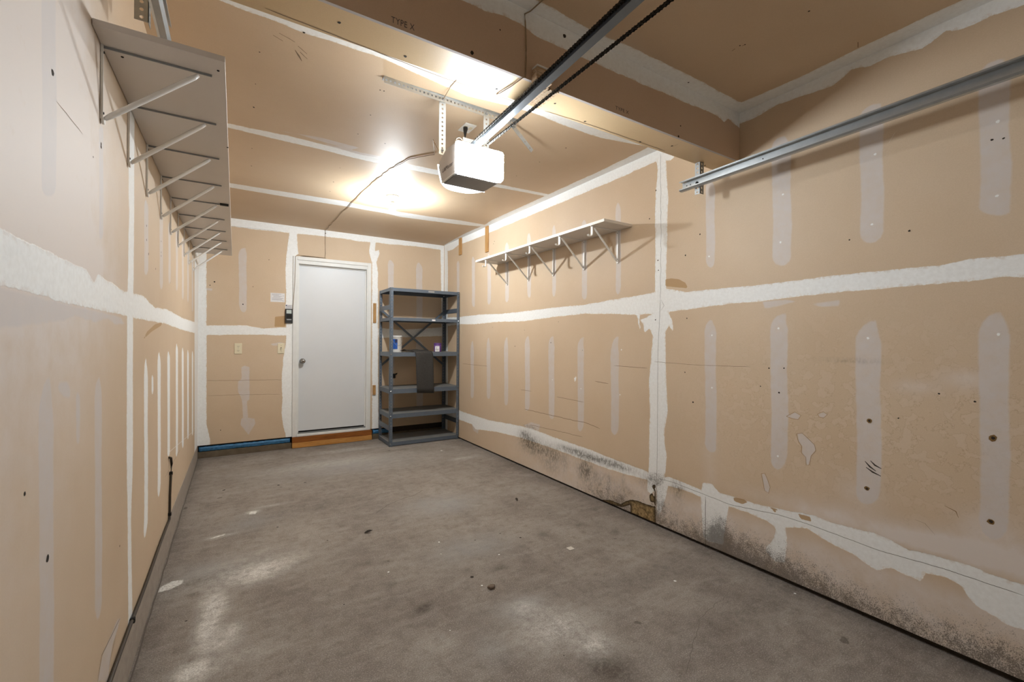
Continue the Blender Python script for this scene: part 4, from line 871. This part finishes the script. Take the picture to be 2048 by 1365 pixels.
# ------------------------------------------------------------------ small things on the back wall
wc = thing('wall_control', (.523, YB, 1.53), 'black opener wall control with pale screen left of the door', 'wall control')
MB().box(.485, .561, YB-.024, YB-.0008, 1.449, 1.614, 0, .005).build('case', m_black, wc)
MB().box(.497, .549, YB-.0255, YB-.0242, 1.560, 1.602).build('screen', m_screen, wc)
MB().box(.500, .548, YB-.0262, YB-.0242, 1.485, 1.495).build('button_bar', m_silver, wc)
MB().box(.497, .551, YB-.0252, YB-.0242, 1.505, 1.548).build('button', m_dark, wc)
def paper(name, x0, x1, z0, z1, label, lines, blue=None):
    o = MB().box(x0, x1, YB-.0016, YB+.0002, z0, z1).build(name, m_paper); tag(o, label, 'label')
    mb = MB()
    for (a, b_, z) in lines: mb.box(x0+a*(x1-x0), x0+b_*(x1-x0), YB-.0020, YB-.0017, z0+z*(z1-z0)-.0012, z0+z*(z1-z0)+.0012)
    mb.build('print', m_ink, o)
    if blue: MB().box(x0+.004, x0+.018, YB-.0021, YB-.0017, z1-.016, z1-.004).build('emblem', m_navy, o)
    return o
paper('instruction_label', .487, .560, 1.6165, 1.664, 'white instruction label with dark emblem just above the black wall control', [(.3, .92, .82), (.3, .8, .66), (.08, .92, .5), (.08, .85, .35), (.08, .9, .2)], True)
paper('warning_notice', .336, .480, 1.688, 1.790, 'torn white printed notice on the tan wall left of the door', [(.1, .75, .88), (.1, .6, .78), (.2, .8, .66), (.2, .7, .56), (.1, .9, .42), (.1, .8, .32), (.1, .85, .22), (.85, .95, .15), (.85, .95, .7)])
ol = thing('power_outlet', (.029, YB, 1.158), 'ivory double power outlet on the back wall', 'outlet')
MB().box(-.006, .064, YB-.007, YB-.0006, 1.100, 1.216, 0, .003).build('cover_plate', m_ivory, ol)
for z in (1.135, 1.181):
    s_ = MB().lathe([(.017, 0), (.017, -.0025)], (.029, YB-.0072, z), 20, 'y').build('socket', m_ivory, ol)
    MB().box(.021, .0235, YB-.0105, YB-.0098, z-.004, z+.006).box(.0345, .037, YB-.0105, YB-.0098, z-.004, z+.006).lathe([(.0025, 0), (.0025, -.0006)], (.029, YB-.0098, z-.009), 8, 'y').each('slot', m_dark, s_)
MB().lathe([(.003, 0), (.003, -.001)], (.029, YB-.0072, 1.158), 8, 'y').each('screw', m_galvd, ol)
sw = thing('light_switch', (.446, YB, 1.158), 'ivory light switch beside the door', 'switch')
MB().box(.411, .481, YB-.007, YB-.0006, 1.100, 1.216, 0, .003).build('cover_plate', m_ivory, sw)
MB().prism([(-.004, -.010), (.004, -.010), (.004, .006), (-.004, .006)], 0, 1, lambda p, t: (.446+p[0]*(1-.2*t), YB-.0072-.011*t, 1.158+p[1]*(1-.3*t)-.004*t)).build('toggle', m_ivory, sw)
MB().box(.4405, .4515, YB-.0076, YB-.0071, 1.146, 1.170).lathe([(.003, 0), (.003, -.001)], (.446, YB-.0072, 1.188), 8, 'y').lathe([(.003, 0), (.003, -.001)], (.446, YB-.0072, 1.128), 8, 'y').each('slot', m_dark, sw)
def slat(x0, x1, y0, y1, z0, z1, label, group, nax):
    o = MB().box(x0, x1, y0, y1, z0, z1, 0, .002).build('wood_strip', m_oak); tag(o, label, 'wood strip', group)
    mb = MB()
    for z in (z0+.02, z1-.02):
        if nax == 'y': mb.lathe([(.003, 0), (.003, -.001)], ((x0+x1)/2, y0-.0002, z), 8, 'y')
        else: mb.lathe([(.003, 0), (.003, -.001)], (x0-.0002, (y0+y1)/2, z), 8, 'x')
    mb.each('nail', m_dark, o)
slat(1.483, 1.521, YB-.014, YB+.0005, 1.481, 1.730, 'longer brown wood strip between the door and shelving, level with the wall control', 'wood strips beside the door', 'y')
slat(1.483, 1.521, YB-.014, YB+.0005, .564, .686, 'short brown wood strip low between the door and shelving', 'wood strips beside the door', 'y')
slat(XR-.016, XR-.0008, 5.115, 5.185, 2.362, 2.5775, 'brown wood strip at the top of the right wall, nearer the back corner', 'wood strips under the ceiling', 'x')
slat(XR-.016, XR-.0008, 4.412, 4.478, 2.280, 2.5775, 'longer brown wood strip at the top of the right wall, nearer the wall shelf', 'wood strips under the ceiling', 'x')

# ------------------------------------------------------------------ cables and wires
pts = []
for y in np.linspace(YF+.02, 3.28, 40):
    pts.append((XL+.008, float(y), float(zcurb(y))+.004+.003*math.sin(y*7)))
pts += [(XL+.008, 3.292, .24), (XL+.009, 3.288, .33), (XL+.009, 3.33, .44), (XL+.010, 3.345, .505), (XL+.009, 3.325, .545), (XL+.004, 3.288, .556)]
cb = tag(MB().tube(pts, .0065, 8).build('wall_cable', m_cable, None, True), 'dark cable running along the foot of the left wall and up it', 'cable')
mb = MB()
for y, z in ((2.17, float(zcurb(2.17))+.004), (3.288, .22), (3.335, .45)): mb.box(XL+.001, XL+.017, y-.008, y+.008, z-.010, z+.010, 0, .003)
mb.each('cable_clip', m_dark, cb)
def wob(pts, am, n=8):
    out = []
    for a, b_ in zip(pts, pts[1:]):
        a = np.array(a); b_ = np.array(b_)
        for k in range(n): out.append(tuple(a+(b_-a)*k/n+np.array([random.uniform(-am, am), random.uniform(-am, am), 0])))
    return out+[tuple(pts[-1])]
cz = H-.004
pts = [(.936, 2.245, 2.285), (1.02, 2.55, 2.49), (1.177, 2.925, cz)]
run = [(1.177, 2.925, cz), (1.042, 3.146, cz), (1.0, 3.45, cz), (.961, 3.814, cz), (.94, 4.485, cz), (.915, 5.2, cz), (.909, YB-.006, cz)]
pts = pts[:-1]+wob(run, .008, 6)+[(.908, YB-.006, 2.42), (.912, YB-.006, 2.30), (.906, YB-.006, 2.245), (.80, YB-.006, 2.245), (.66, YB-.006, 2.247), (.61, YB-.006, 2.246), (.588, YB-.016, 2.225), (.583, YB-.017, 1.95), (.572, YB-.017, 1.75), (.562, YB-.012, 1.60)]
tag(MB().tube(pts, .0024, 6).build('bell_wire', m_wire, None, True), 'thin stapled wire from the opener over the rear ceiling to the door', 'wire')
def dn(t): return (.958+.010*math.sin(t*9), YBF-.005, H-.006-t)
pts = [(1.02, 1.18, H-.004), (1.0, 1.33, H-.004), (.985, YBF-.006, H-.006)]+[dn(t) for t in np.linspace(.02, .27, 10)]+[(.955, YBF-.004, BZ-.005), (.95, 1.52, BZ-.004), (.935, 1.60, BZ-.004), (.93, BB+.004, BZ-.002)]
tag(MB().tube(pts, .0024, 6).build('hanging_wire', m_wire, None, True), 'thin brown wire stapled down the front of the beam', 'wire')
pts = [(.945, BB+.12, cz), (.94, 1.95, cz), (.935, 2.10, cz), (.932, 2.19, H-.03)]
tag(MB().tube(pts, .0024, 6).build('sensor_wire', m_wire, None, True), 'short dark wire on the ceiling between the beam and hanger', 'wire')

# ------------------------------------------------------------------ litter on the floor
def leaf(p, rz, label, s=1.):
    c = Fl(p); mb = MB(); v = []
    for i in range(9):
        t = i/8; w_ = .011*math.sin(math.pi*min(1, t*1.1+.03))*s; x = (t-.5)*.055*s
        for k in (-1, 0, 1): v.append((x*math.cos(rz)-k*w_*math.sin(rz), x*math.sin(rz)+k*w_*math.cos(rz), .002+.009*abs(k)*math.sin(math.pi*t)+.010*t*t*s))
    fs = [(i*3+k, i*3+k+1, (i+1)*3+k+1, (i+1)*3+k) for i in range(8) for k in range(2)]
    o = mb.add([(a+c[0], b_+c[1], z) for a, b_, z in v], fs).build('dead_leaf', m_leaf, None, True); md = o.modifiers.new('thick', 'SOLIDIFY'); md.thickness = .0012
    return tag(o, label, 'leaf', 'dead leaves on the floor')
leaf((737, 1066), -.1, 'dark curled leaf alone on the open floor in front of the door')
leaf((1033, 1001), 1.2, 'dark curled leaf on the floor nearer the sooty right wall', .9)
c = Fl((983, 1177)); b = bmesh.new(); bmesh.ops.create_icosphere(b, subdivisions=2, radius=1)
for q in b.verts: q.co = Vector((c[0]+q.co.x*.021*(1+.2*math.sin(q.co.y*5)), c[1]+q.co.y*.015*(1+.15*math.sin(q.co.x*7)), .008+max(-.0075, min(.006, q.co.z*.010))))
tag(MB().bm(b).build('stone_chip', m_stone), 'small brown stone chip on the floor, nearest the camera', 'stone')
c = Fl((1141, 1098)); a = .75; pt = [(c[0]+.026*math.cos(a+k*math.pi/2), c[1]+.026*math.sin(a+k*math.pi/2)) for k in range(4)]
tag(MB().prism(pt, .0008, .0022, lambda p, t: (p[0], p[1], t)).build('tape_square', m_tape), 'small square of white tape stuck on the concrete floor', 'tape')
